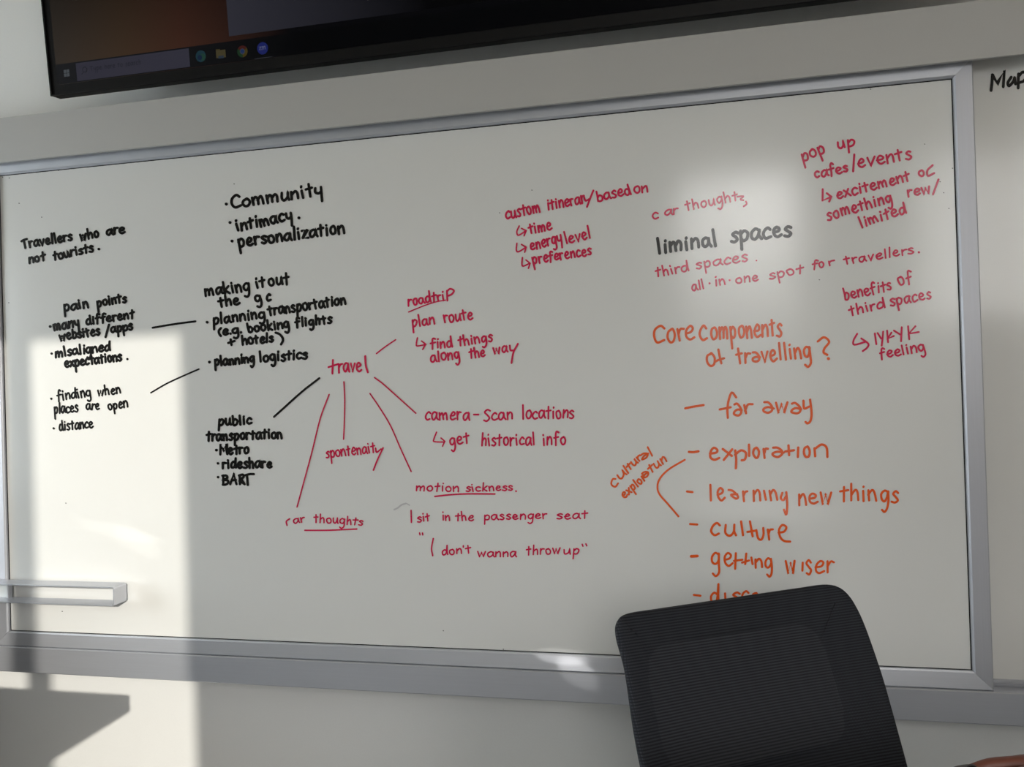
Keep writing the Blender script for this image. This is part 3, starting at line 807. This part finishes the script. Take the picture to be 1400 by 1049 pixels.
note(board, OG, 3.1, [line([(939.2, 672.2), (946.8, 673)]), line([(971.2, 663), (972, 684.5)]), W_('e', 981, 686, 991.5, 685, 17), line([(996, 670), (1002, 671.5), (1009, 679), (1006.5, 682), (1001.5, 679), (1000, 676.5), (1008, 676)]), W_('r', 1016, 684.5, 1022.5, 684, 13.5), W_('n', 1028.5, 685, 1041, 684.5, 14.5), line([(1044.5, 671), (1047, 683.5)]), W_('n', 1053, 684.5, 1063.5, 684, 14),
     line([(1069.5, 674), (1067.5, 681), (1071, 684), (1075, 678)]), line([(1075, 673), (1076.3, 690), (1075, 703.5), (1071.8, 697)]), W_('new', 1090.9, 690, 1137, 689, 15.5), W_('thin', 1148.7, 686.5, 1199, 685, 15, asc=.6), W_('gs', 1203.5, 686.5, 1227.6, 687.5, 16)],
     'orange line reading learning new things')
note(board, OG, 3.1, [line([(943.5, 716.7), (953.3, 717.4)]), W_('c', 971.8, 732.3, 983.5, 732, 17.5), W_('u', 991, 733.3, 1006.3, 733, 15.5), line([(1013.2, 713), (1015.8, 732)]), line([(1025.3, 713), (1029, 733.5)]), line([(1021.8, 727.5), (1034, 725.5)]), line([(1034, 725), (1036.5, 736), (1041, 737.8), (1043.8, 731), (1043.5, 722)]),
     W_('r', 1050, 737.5, 1057.5, 736.5, 14.5), line([(1064.5, 728.5), (1072, 727), (1075, 721), (1069.5, 718), (1065, 725), (1067, 735), (1072.5, 740), (1080.3, 740.7)])], 'orange line reading culture')
note(board, OG, 3.0, [line([(945, 760.8), (953.4, 760.4)], 4.0), W_('g', 972.3, 772.5, 984.5, 772, 17), W_('e', 990.5, 775.5, 1002, 774.5, 17), line([(1006, 756.5), (1005, 778)]), line([(1003.5, 767), (1015, 765.5)]), line([(1020.3, 757), (1018.8, 771.5)]), line([(1014.5, 769.5), (1024, 766.5)]), line([(1027.3, 762.5), (1028.8, 771.5)]),
     W_('n', 1032, 776, 1043, 775.5, 11.5), W_('g', 1046, 777, 1056.3, 776.5, 13.5), W_('w', 1074.5, 784.5, 1087.8, 784, 17), line([(1097.5, 769.5), (1097, 780.5)]), W_('s', 1102, 785.5, 1109.5, 785, 20), W_('er', 1113, 784, 1140, 783.5, 16)], 'orange line reading getting wiser')
note(board, OG, 3.0, [line([(948.5, 813.6), (957.6, 814.8)]), W_('d', 970, 826, 983.5, 825, 15, asc=.75), line([(991.3, 811.5), (992, 824)]), W_('s', 1000, 824, 1012, 823.5, 14), W_('c', 1014, 823, 1024, 822.5, 14), W_('o', 1027, 823, 1037, 822.5, 12)], 'orange word partly hidden behind the chair')
note(board, OG, 2.6, [line([(936.3, 628.8), (914.3, 641.9), (902.5, 654), (898.8, 665.4), (901.9, 676.4), (914.3, 690.6), (927.6, 706.3)])], 'orange curved bracket joining exploration to culture', name='drawn_line')
note(board, OG, 2.5, [W_('c', 838.5, 668.5, 846, 662.5, 9.5), W_('u', 846.5, 657.5, 857.5, 648.5, 8.5), line([(852.2, 637), (859, 647)]), W_('tur', 860, 643.5, 878, 627.5, 7, asc=.4), W_('@', 878, 630.5, 887.5, 623.5, 7.5), line([(885.5, 611.5), (891.6, 623.4)]),
     W_('explor', 853.5, 682, 884, 655, 7.5, asc=.6), W_('@tun', 880, 654.5, 912.5, 630, 8, asc=.5)], 'slanting orange words cultural exploration left of the bracket')
note(rear, K, 4.0, [line([(1355, 123.8), (1356.3, 112), (1356.6, 102.2, True), (1364, 114, True), (1373, 98, True), (1371.6, 118.8)]), line([(1382.5, 105.5), (1378, 113), (1379.5, 117.5), (1385, 112), (1387, 106, True), (1388.3, 115)]), line([(1392.5, 101), (1392, 120.5)]), line([(1393, 104), (1398.5, 98.5), (1403.5, 103), (1400, 110.5), (1393.5, 113)])],
     'black word Map near the top of the set back board', Y=0.0194)
# old marker specks left along the edges and a wiped smear
sp = [(57, 297), (26, 278), (12.5, 243.3), (3.5, 242.2), (80, 233), (320, 251.5), (1264, 197), (1302, 230), (1285, 248.5), (1297, 285), (727, 260), (683, 291), (90, 688), (85, 836), (1120, 382.5), (606, 862.5), (12, 414), (688, 887.8), (1290, 263.5), (1081, 129), (1190, 122)]
note(board, M['speck'], 1.3, [('dot', x, y, 1.3) for x, y in sp], 'scattered old marker specks', name='marker_specks')
note(board, M['smudge'], 2.4, [line([(539, 697), (544, 694.5), (549, 690.5), (555, 688.5)], 2.2), line([(556, 688.7), (560, 691)], 1.6)], 'faint grey wiped smear', name='smear')

# lettering on the television screen, set in the screen plane
def screen_text(text, x0, z0, x1, xh, width, material, y, asc=1.0, name='lettering'):
    bm = bmesh.new()
    for st in word(text, x0, -z0, x1, -z0, xh, wob=0.0, asc=asc):
        ribbon(bm, smooth(st), width, lambda v: Vector((v.x, y, -v.y)))
    return link(name, bm, material, scr)
screen_text('Ty', 0.1200, 0.0490, 0.1370, 0.0076, 0.0012, c1, -0.0024, .55)
screen_text('pe here to search', 0.1390, 0.0490, 0.2640, 0.0076, 0.0012, c1, -0.0024, .6)
screen_text('zm', 0.5800, 0.0458, 0.5975, 0.0072, 0.0016, emis('screen_meet_text', (0.10, 0.11, 0.20)), -0.0024)

# ------------------------------------------------------------------ office chair in the foreground
A = Vector((1.621, -0.531, 0.253))
B = Vector((2.019, -0.300, 0.253))
ax = (B - A).normalized()
nh = ax.cross(Vector((0, 0, 1))).normalized()
rec = math.radians(20)
up_b = (Vector((0, 0, 1)) * math.cos(rec) - nh * math.sin(rec)).normalized()
fr_b = ax.cross(up_b).normalized()             # towards the sitter
CW = (B - A).length
base_xy = (A + B) / 2 + nh * 0.34
chair = thing('office_chair', 'dark mesh back office chair standing in front of the whiteboard', 'chair', (base_xy.x, base_xy.y, FLOOR))
def frame_matrix(o, x, y, z):
    mm = Matrix.Identity(4)
    for i in range(3):
        mm[i][0], mm[i][1], mm[i][2], mm[i][3] = x[i], y[i], z[i], o[i]
    return mm
MB = frame_matrix((A + B) / 2, ax, -fr_b, up_b)   # local x across, local -y to the front, local z up; origin mid top edge
HB = 0.50
# outline of the backrest in its own plane: (x, z), clockwise from the upper left
def outline():
    hw = CW / 2
    pts = []
    ctrl = [(-hw + 0.006, -0.09), (-hw + 0.001, -0.040), (-hw + 0.007, -0.017), (-hw + 0.028, -0.007), (-hw + 0.09, -0.005), (0, -0.003), (hw - 0.11, -0.002),
            (hw - 0.050, -0.003), (hw - 0.026, -0.017), (hw - 0.013, -0.05), (hw - 0.007, -0.10), (hw - 0.006, -0.17), (hw - 0.014, -0.25), (hw - 0.028, -0.34), (hw - 0.045, -0.41),
            (hw - 0.06, -0.475), (hw - 0.12, -HB), (0, -HB - 0.006), (-hw + 0.12, -HB), (-hw + 0.06, -0.475), (-hw + 0.02, -0.41), (-hw - 0.002, -0.34), (-hw - 0.002, -0.25), (-hw + 0.001, -0.17)]
    n = len(ctrl)
    for i in range(n):
        p0, p1, p2, p3 = [Vector(ctrl[(i + k) % n]) for k in (-1, 0, 1, 2)]
        for k in range(5):
            t = k / 5
            pts.append(0.5 * (2 * p1 + (p2 - p0) * t + (2 * p0 - 5 * p1 + 4 * p2 - p3) * t * t + (3 * p1 - p0 - 3 * p2 + p3) * t ** 3))
    return pts
OUT = outline()
CEN = Vector((0, -0.27))
def bow(x, z):
    """Front surface offset: sides come forward, small of the back bulges forward."""
    return -0.055 * (x / (CW / 2)) ** 2 * 0.6 - 0.030 * math.exp(-((z + 0.36) / 0.14) ** 2) + 0.02
def inset(d):
    res = []
    n = len(OUT)
    for i, p in enumerate(OUT):
        tg = (OUT[(i + 1) % n] - OUT[i - 1]).normalized()
        nr = Vector((tg.y, -tg.x))
        if nr.dot(CEN - p) < 0:
            nr = -nr
        res.append(p + nr * d)
    return res
def shell(rings, close_front=True, close_back=True):
    bm = bmesh.new()
    R_ = []
    for pts, dy in rings:
        R_.append([bm.verts.new((p.x, bow(p.x, p.y) + dy, p.y)) for p in pts])
    n = len(OUT)
    for a, b_ in zip(R_, R_[1:]):
        for i in range(n):
            bm.faces.new((a[i], a[(i + 1) % n], b_[(i + 1) % n], b_[i]))
    return bm, R_
def scaled(f, base):
    return [CEN + (p - CEN) * f for p in base]
i1 = inset(0.030)
bm, R_ = shell([(scaled(.02, i1), 0.020), (scaled(.5, i1), 0.020), (i1, 0.020), (inset(0.012), 0.026), (inset(0.003), 0.020), (OUT, 0.010), (inset(0.003), 0.002), (inset(0.010), 0.0), (i1, 0.0)]
               + [(scaled(1 - k / 14, i1), 0.0) for k in range(1, 14)] + [(scaled(.02, i1), 0.0)])
bm.faces.new(R_[0]); bm.faces.new(R_[-1])
back = link('backrest', bm, M['mesh_rim'], chair, smooth=True)
MI = Matrix.Translation(-chair.location)
back.matrix_local = MI @ MB
# open mesh field: rounded panel where the fabric spans the frame opening
def rr(x0, z0, x1, z1, r, n=8):
    o = []
    for cx, cz, a0 in ((x0 + r, z1 - r, 180), (x1 - r, z1 - r, 90), (x1 - r, z0 + r, 0), (x0 + r, z0 + r, -90)):
        for k in range(n + 1):
            a = math.radians(a0 - 90 * k / n)
            o.append(Vector((cx + r * math.cos(a), cz + r * math.sin(a))))
    return o
pan = rr(-0.190, -0.240, 0.140, -0.058, 0.035)
bm = bmesh.new()
pc = Vector((-0.03, -0.16))
prev = None
for k in range(12):
    f = 1 - k / 12
    ring = [bm.verts.new(((pc + (p - pc) * f).x, bow((pc + (p - pc) * f).x, (pc + (p - pc) * f).y) - (0.0008 if k else -0.0003), (pc + (p - pc) * f).y)) for p in pan]
    if prev:
        for i in range(len(pan)):
            bm.faces.new((prev[i], prev[(i + 1) % len(pan)], ring[(i + 1) % len(pan)], ring[i]))
    prev = ring
bm.faces.new(prev)
o = link('mesh_panel', bm, M['mesh_open'], back, smooth=True)
o['label'] = 'lighter see-through field of the backrest mesh'
# spine behind the backrest, seat, column, base
def loc(v):
    return MB @ Vector(v) - chair.location
seat_c = Vector((0, 0, 0.46)) 
sxd = Vector((ax.x, ax.y, 0)); syd = Vector((nh.x, nh.y, 0))
def sc3(u, v, z):
    p = sxd * u + syd * v
    return Vector((p.x, p.y, z))
bm = bmesh.new()
tube(bm, [loc((0, 0.055, -0.22)), loc((0, 0.075, -0.40)), loc((0, 0.10, -0.60)), sc3(0, -0.10, 0.36), sc3(0, 0.05, 0.37)], [0.022, 0.026, 0.03, 0.03, 0.028], 14)
link('back_support', bm, M['dark_plastic'], chair, smooth=True)
bm = bmesh.new()
sp_ = rr(-0.245, -0.24, 0.245, 0.24, 0.08, 8)
levels = [(0.90, 0.405), (0.985, 0.415), (1.0, 0.435), (0.985, 0.465), (0.93, 0.482), (0.6, 0.488), (0.05, 0.485)]
prev = None
first = None
for f, z in levels:
    ring = [bm.verts.new(sc3(p.x * f, p.y * f + 0.03, z)) for p in sp_]
    if prev:
        for i in range(len(sp_)):
            bm.faces.new((prev[i], prev[(i + 1) % len(sp_)], ring[(i + 1) % len(sp_)], ring[i]))
    first = first or ring
    prev = ring
bm.faces.new(prev); bm.faces.new(first[::-1])
link('seat', bm, M['mesh_rim'], chair, smooth=True)
bm = bmesh.new()
box(bm, (-0.09, -0.09, 0.36), (0.09, 0.09, 0.41), 0.01)
link('tilt_mechanism', bm, M['dark_plastic'], chair)
bm = bmesh.new()
lathe(bm, [(0.030, 0.10), (0.030, 0.24), (0.018, 0.245), (0.018, 0.37)])
link('gas_column', bm, M['chrome'], chair, smooth=True)
hub = link('base_hub', lathe(bmesh.new(), [(0.045, 0.07), (0.05, 0.085), (0.05, 0.115), (0.035, 0.13)]), M['dark_plastic'], chair, smooth=True)
for k in range(5):
    a = math.radians(72 * k + 20)
    d = Vector((math.cos(a), math.sin(a), 0))
    bm = bmesh.new()
    tube(bm, [d * 0.03 + Vector((0, 0, 0.10)), d * 0.16 + Vector((0, 0, 0.092)), d * 0.29 + Vector((0, 0, 0.075))], [0.024, 0.02, 0.015], 10)
    leg = link('leg', bm, M['dark_plastic'], chair, smooth=True)
    bm = bmesh.new()
    pr = Vector((-d.y, d.x, 0))
    for s in (-1, 1):
        c = d * 0.29 + Vector((0, 0, 0.028))
        tube(bm, [c + pr * (s * 0.008), c + pr * (s * 0.024)], 0.027, 16)
    tube(bm, [d * 0.29 + Vector((0, 0, 0.030)), d * 0.29 + Vector((0, 0, 0.078))], 0.008, 8)
    link('caster', bm, M['dark_plastic'], leg)

# ------------------------------------------------------------------ table by the wall on the left, out of the frame: its shadow falls on the wall
def make_table(name, label, x0, x1, yb, yf, top, th, r, surface=None):
    t = thing(name, label, 'table', ((x0 + x1) / 2, (yb + yf) / 2, FLOOR))
    hx_, hy_ = (x1 - x0) / 2, (yb - yf) / 2
    z1 = top - FLOOR
    bm = bmesh.new()
    pts = [(p.x, p.y) for p in rr(-hx_, -hy_, hx_, hy_, r, 5)]
    prism(bm, pts, 'z', z1 - th, z1)
    link('tabletop', bm, surface or M['desk'], t)
    for sx_ in (-1, 1):
        for sy_ in (-1, 1):
            bm = bmesh.new()
            cx, cy = sx_ * (hx_ - min(0.55, hx_ * 0.6)), sy_ * (hy_ - 0.09)
            tube(bm, [(cx, cy, 0.0), (cx, cy, z1 - th)], 0.022, 14)
            link('leg', bm, M['dark_plastic'], t)
    return t
make_table('work_table', 'grey work table at left whose shadow falls on the wall below the rail', -0.75, 0.83, -0.90, -2.30, 0.135, 0.040, 0.02)
desk = make_table('conference_table', 'white table below the picture edge carrying the mouse, enlarged to bounce light', 1.40, 2.47, -0.72, -1.62, 0.118, 0.028, 0.03, M['white_top'])  # unseen top made large and white to throw light onto the rail
desk.rotation_euler = (0, 0, math.radians(8.3))
desk.location = (1.965, -1.175, FLOOR)

# added unseen cabinet that keeps side light off the lower left wall
cab = thing('light_blocker_cabinet', 'added unseen dark cabinet that blocks side light left of the whiteboard', 'cabinet', (-0.45, -0.36, FLOOR))
link('carcass', nbox((-0.33, -0.20, 0.05), (0.33, 0.24, 0.74), 0.004), M['dark_plastic'], cab)
link('plinth', nbox((-0.31, -0.18, 0.0), (0.31, 0.22, 0.05)), M['tv_black'], cab)
for s in (-1, 1):
    dr = link('door', nbox((s * 0.165 - 0.160, -0.220, 0.07), (s * 0.165 + 0.160, -0.202, 0.725), 0.002), M['dark_plastic'], cab)
    bm = bmesh.new()
    tube(bm, [(s * 0.03, -0.221, 0.36), (s * 0.03, -0.245, 0.37), (s * 0.03, -0.245, 0.47), (s * 0.03, -0.221, 0.48)], 0.005, 8)
    link('handle', bm, M['chrome'], dr)

# ------------------------------------------------------------------ mouse
mc = at(1318, 1048.0, -0.728)
mouse = thing('computer_mouse', 'dark rounded mouse under the fingertip at the bottom right edge', 'mouse', (2.078, -0.728, 0.118))
mh = mc.z - 0.118 - 0.003
bm = bmesh.new()
prev = None
for i in range(13):
    v = i / 12
    a = v * math.pi / 2
    f, z = math.cos(a) ** 0.55 if a < math.pi / 2 - 1e-6 else 0.02, mh * math.sin(a) ** 0.9
    ring = []
    for k in range(28):
        b_ = 2 * math.pi * k / 28
        cx, cy = math.cos(b_), math.sin(b_)
        px_ = 0.057 * (abs(cx) ** 0.85) * (1 if cx > 0 else -1) * f
        py_ = 0.031 * (abs(cy) ** 0.85) * (1 if cy > 0 else -1) * f * (1 - 0.10 * math.cos(2 * b_ + math.pi))
        ring.append(bm.verts.new((px_, py_, 0.0006 + z * (1 - 0.25 * max(0, px_ / 0.057)))))
    if prev:
        for k in range(28):
            bm.faces.new((prev[k], prev[(k + 1) % 28], ring[(k + 1) % 28], ring[k]))
    else:
        bm.faces.new(ring[::-1])
    prev = ring
bm.faces.new(prev)
link('shell', bm, M['dark_plastic'], mouse, smooth=True)
bm = bmesh.new()
tube(bm, [(-0.026, -0.004, mh * 0.93), (-0.026, 0.004, mh * 0.93)], 0.006, 16)
link('scroll_wheel', bm, M['tv_black'], mouse, smooth=True)

# ------------------------------------------------------------------ person at the right, only the hand reaches into the picture
person = thing('person', 'person mostly beyond the right edge, only a hand resting on the mouse visible', 'person', (2.78, -1.00, FLOOR))
def skin_obj(name, chains, material, parent, root=0, sub=2):
    """chains: list of lists of (x, y, z, radius); equal points are merged into one connected skeleton."""
    verts, rad, edges, key = [], [], [], {}
    def vid(p):
        k = tuple(round(c, 4) for c in p[:3])
        if k not in key:
            key[k] = len(verts)
            verts.append(Vector(p[:3]) - parent.location)
            rad.append(p[3])
        return key[k]
    for ch in chains:
        ids = [vid(p) for p in ch]
        edges += list(zip(ids, ids[1:]))
    me = bpy.data.meshes.new(name)
    me.from_pydata(verts, edges, [])
    o = link(name, me, material, parent)
    md = o.modifiers.new('skin', 'SKIN')
    md.use_smooth_shade = True
    for i, sv in enumerate(me.skin_vertices[0].data):
        r_ = rad[i]
        sv.radius = r_ if isinstance(r_, tuple) else (r_, r_)
        sv.use_root = (i == root)
    ss = o.modifiers.new('sub', 'SUBSURF')
    ss.levels = ss.render_levels = sub
    return o
YH = -0.748
tipP = at(1372, 1061, YH)
knu = at(1422, 1054.0, YH + 0.01)
hx0, hy0, hz0 = knu
pel = (2.800, -1.000, -0.120, 0.105)
che = (2.760, -1.000, 0.200, 0.110)
she = (2.750, -1.000, 0.380, 0.085)
shoR = (2.730, -0.820, 0.380, 0.055)
elbR = (2.560, -0.760, 0.145, 0.042)
wriR = (hx0 + 0.105, hy0 - 0.012, hz0 - 0.004, (0.027, 0.021))
palm = (hx0 + 0.050, hy0 - 0.012, hz0 - 0.002, (0.036, 0.015))
idx = (hx0, hy0, hz0 - 0.003, 0.0105)
chains = [[pel, che, she, (2.74, -1.00, 0.47, 0.062), (2.72, -1.00, 0.55, 0.088), (2.705, -1.00, 0.63, 0.104), (2.712, -1.00, 0.71, 0.104), (2.72, -1.00, 0.765, 0.06)],
          [she, shoR, elbR, wriR, palm, idx, (hx0 - 0.022, hy0 - 0.002, hz0 - 0.005, 0.0088), (tipP.x + 0.012, tipP.y, tipP.z - 0.004, 0.0080), (tipP.x + 0.004, tipP.y, tipP.z - 0.0065, 0.0062)],
          [she, (2.730, -1.180, 0.380, 0.055), (2.600, -1.260, 0.140, 0.042), (2.380, -1.140, 0.140, (0.027, 0.021)), (2.320, -1.120, 0.137, (0.036, 0.015)), (2.250, -1.120, 0.132, 0.0095), (2.205, -1.125, 0.124, 0.0075)],
          [(2.320, -1.120, 0.137, (0.036, 0.015)), (2.255, -1.095, 0.132, 0.0095), (2.200, -1.090, 0.124, 0.0078)],
          [(2.320, -1.120, 0.137, (0.036, 0.015)), (2.255, -1.145, 0.130, 0.009), (2.215, -1.152, 0.123, 0.0072)],
          [(2.320, -1.120, 0.137, (0.036, 0.015)), (2.265, -1.168, 0.128, 0.008), (2.235, -1.178, 0.122, 0.0065)],
          [(2.320, -1.120, 0.137, (0.036, 0.015)), (2.300, -1.075, 0.130, 0.010), (2.262, -1.055, 0.123, 0.0075)],
          [palm, (hx0 - 0.002, hy0 + 0.022, hz0 - 0.003, 0.0105), (hx0 - 0.044, hy0 + 0.023, hz0 - 0.008, 0.0085), (hx0 - 0.072, hy0 + 0.022, hz0 - 0.019, 0.0068)],
          [palm, (hx0 + 0.004, hy0 + 0.043, hz0 - 0.010, 0.0098), (hx0 - 0.030, hy0 + 0.046, hz0 - 0.020, 0.0080), (hx0 - 0.052, hy0 + 0.045, hz0 - 0.030, 0.0065)],
          [palm, (hx0 + 0.014, hy0 + 0.060, hz0 - 0.018, 0.0088), (hx0 - 0.012, hy0 + 0.066, hz0 - 0.027, 0.0070), (hx0 - 0.028, hy0 + 0.066, hz0 - 0.034, 0.0058)],
          [wriR, (hx0 + 0.070, hy0 - 0.045, hz0 - 0.014, 0.0125), (hx0 + 0.034, hy0 - 0.050, hz0 - 0.024, 0.0098), (hx0 + 0.006, hy0 - 0.042, hz0 - 0.030, 0.0078)],
          [pel, (2.760, -0.890, -0.160, 0.085), (2.420, -0.900, -0.140, 0.065), (2.400, -0.900, -0.520, 0.042), (2.300, -0.900, -0.585, 0.032)],
          [pel, (2.760, -1.110, -0.160, 0.085), (2.420, -1.120, -0.140, 0.065), (2.400, -1.120, -0.520, 0.042), (2.300, -1.120, -0.585, 0.032)]]
body = skin_obj('body', chains, M['skin'], person)
fx = lambda p, k: p[:3] + ((tuple(c * k for c in p[3]) if isinstance(p[3], tuple) else p[3] * k),)
slv = Vector(elbR[:3]).lerp(Vector(wriR[:3]), 0.72)
slvL = Vector((2.600, -1.260, 0.140)).lerp(Vector((2.380, -1.140, 0.140)), 0.75)
skin_obj('sweater', [[(2.80, -1.00, -0.14, 0.165), fx(pel, 1.55), fx(che, 1.45), fx(she, 1.45), (2.74, -1.00, 0.45, 0.078)], [fx(she, 1.45), fx(shoR, 1.28), fx(elbR, 1.25), (slv.x, slv.y, slv.z, 0.038)],
                     [fx(she, 1.45), (2.73, -1.18, 0.38, 0.070), (2.60, -1.26, 0.14, 0.053), (slvL.x, slvL.y, slvL.z, 0.038)]], M['sweater'], person)
hipv = (2.80, -1.00, -0.17, 0.16)
skin_obj('trousers', [[(2.80, -1.00, -0.09, 0.155), hipv], [hipv, (2.70, -0.90, -0.165, 0.115), (2.42, -0.90, -0.14, 0.092), (2.40, -0.90, -0.34, 0.078), (2.40, -0.90, -0.53, 0.068)],
                      [hipv, (2.70, -1.10, -0.165, 0.115), (2.42, -1.12, -0.14, 0.092), (2.40, -1.12, -0.34, 0.078), (2.40, -1.12, -0.53, 0.068)]], M['trousers'], person)
# head details
hc = Vector((2.712, -1.00, 0.660)) - person.location
bm = bmesh.new()
bmesh.ops.create_uvsphere(bm, u_segments=28, v_segments=18, radius=0.112)
for v in list(bm.verts):
    if v.co.x < -0.035 and v.co.z < 0.055 or v.co.z < -0.07:
        bm.verts.remove(v)
for v in bm.verts:
    v.co += hc + Vector((0.012, 0, 0.03))
link('hair', bm, M['hair'], person, smooth=True)
M['eye'] = mat('eye_white', (0.8, 0.8, 0.8), 0.2)
for s in (-1, 1):
    bm = bmesh.new()
    bmesh.ops.create_uvsphere(bm, u_segments=12, v_segments=8, radius=0.011)
    for v in bm.verts:
        v.co += hc + Vector((-0.088, s * 0.033, -0.005))
    e_ = link('eye', bm, M['eye'], person, smooth=True)
    bm = bmesh.new()
    bmesh.ops.create_uvsphere(bm, u_segments=10, v_segments=6, radius=0.0052)
    for v in bm.verts:
        v.co += hc + Vector((-0.0955, s * 0.033, -0.005))
    link('iris', bm, M['hair'], e_, smooth=True)
    bm = bmesh.new()
    tube(bm, [hc + Vector((0.0, s * 0.093, 0.01)), hc + Vector((0.005, s * 0.106, -0.005)), hc + Vector((0.0, s * 0.095, -0.035))], [0.012, 0.014, 0.008], 8)
    link('ear', bm, M['skin'], person, smooth=True)
bm = bmesh.new()
tube(bm, [hc + Vector((-0.09, 0, 0.01)), hc + Vector((-0.112, 0, -0.028)), hc + Vector((-0.092, 0, -0.036))], [0.007, 0.014, 0.008], 10)
link('nose', bm, M['skin'], person, smooth=True)
M['lip'] = mat('lips', (0.35, 0.12, 0.10), 0.4)
bm = bmesh.new()
tube(bm, [hc + Vector((-0.080, -0.024, -0.064)), hc + Vector((-0.092, 0, -0.066)), hc + Vector((-0.080, 0.024, -0.064))], [0.003, 0.006, 0.003], 8)
link('mouth', bm, M['lip'], person, smooth=True)
# fingernail of the visible fingertip
bm = bmesh.new()
bmesh.ops.create_uvsphere(bm, u_segments=16, v_segments=10, radius=1.0)
for v in bm.verts:
    v.co = Vector((v.co.x * 0.0085, v.co.y * 0.0062, v.co.z * 0.0022)) + Vector((tipP.x + 0.008, tipP.y - 0.001, tipP.z + 0.0010)) - person.location
link('fingernail', bm, M['nail'], person, smooth=True)
# stool under the person
st = thing('stool', 'dark round stool beyond the right edge under the seated person', 'stool', (2.80, -1.00, FLOOR))
link('seat', lathe(bmesh.new(), [(0.17, 0.335), (0.18, 0.345), (0.18, 0.365), (0.16, 0.372)]), M['dark_plastic'], st, smooth=True)
for k in range(4):
    a = math.radians(45 + 90 * k)
    bm = bmesh.new()
    tube(bm, [(0.20 * math.cos(a), 0.20 * math.sin(a), 0), (0.12 * math.cos(a), 0.12 * math.sin(a), 0.336)], 0.013, 10)
    link('leg', bm, M['chrome'], st)
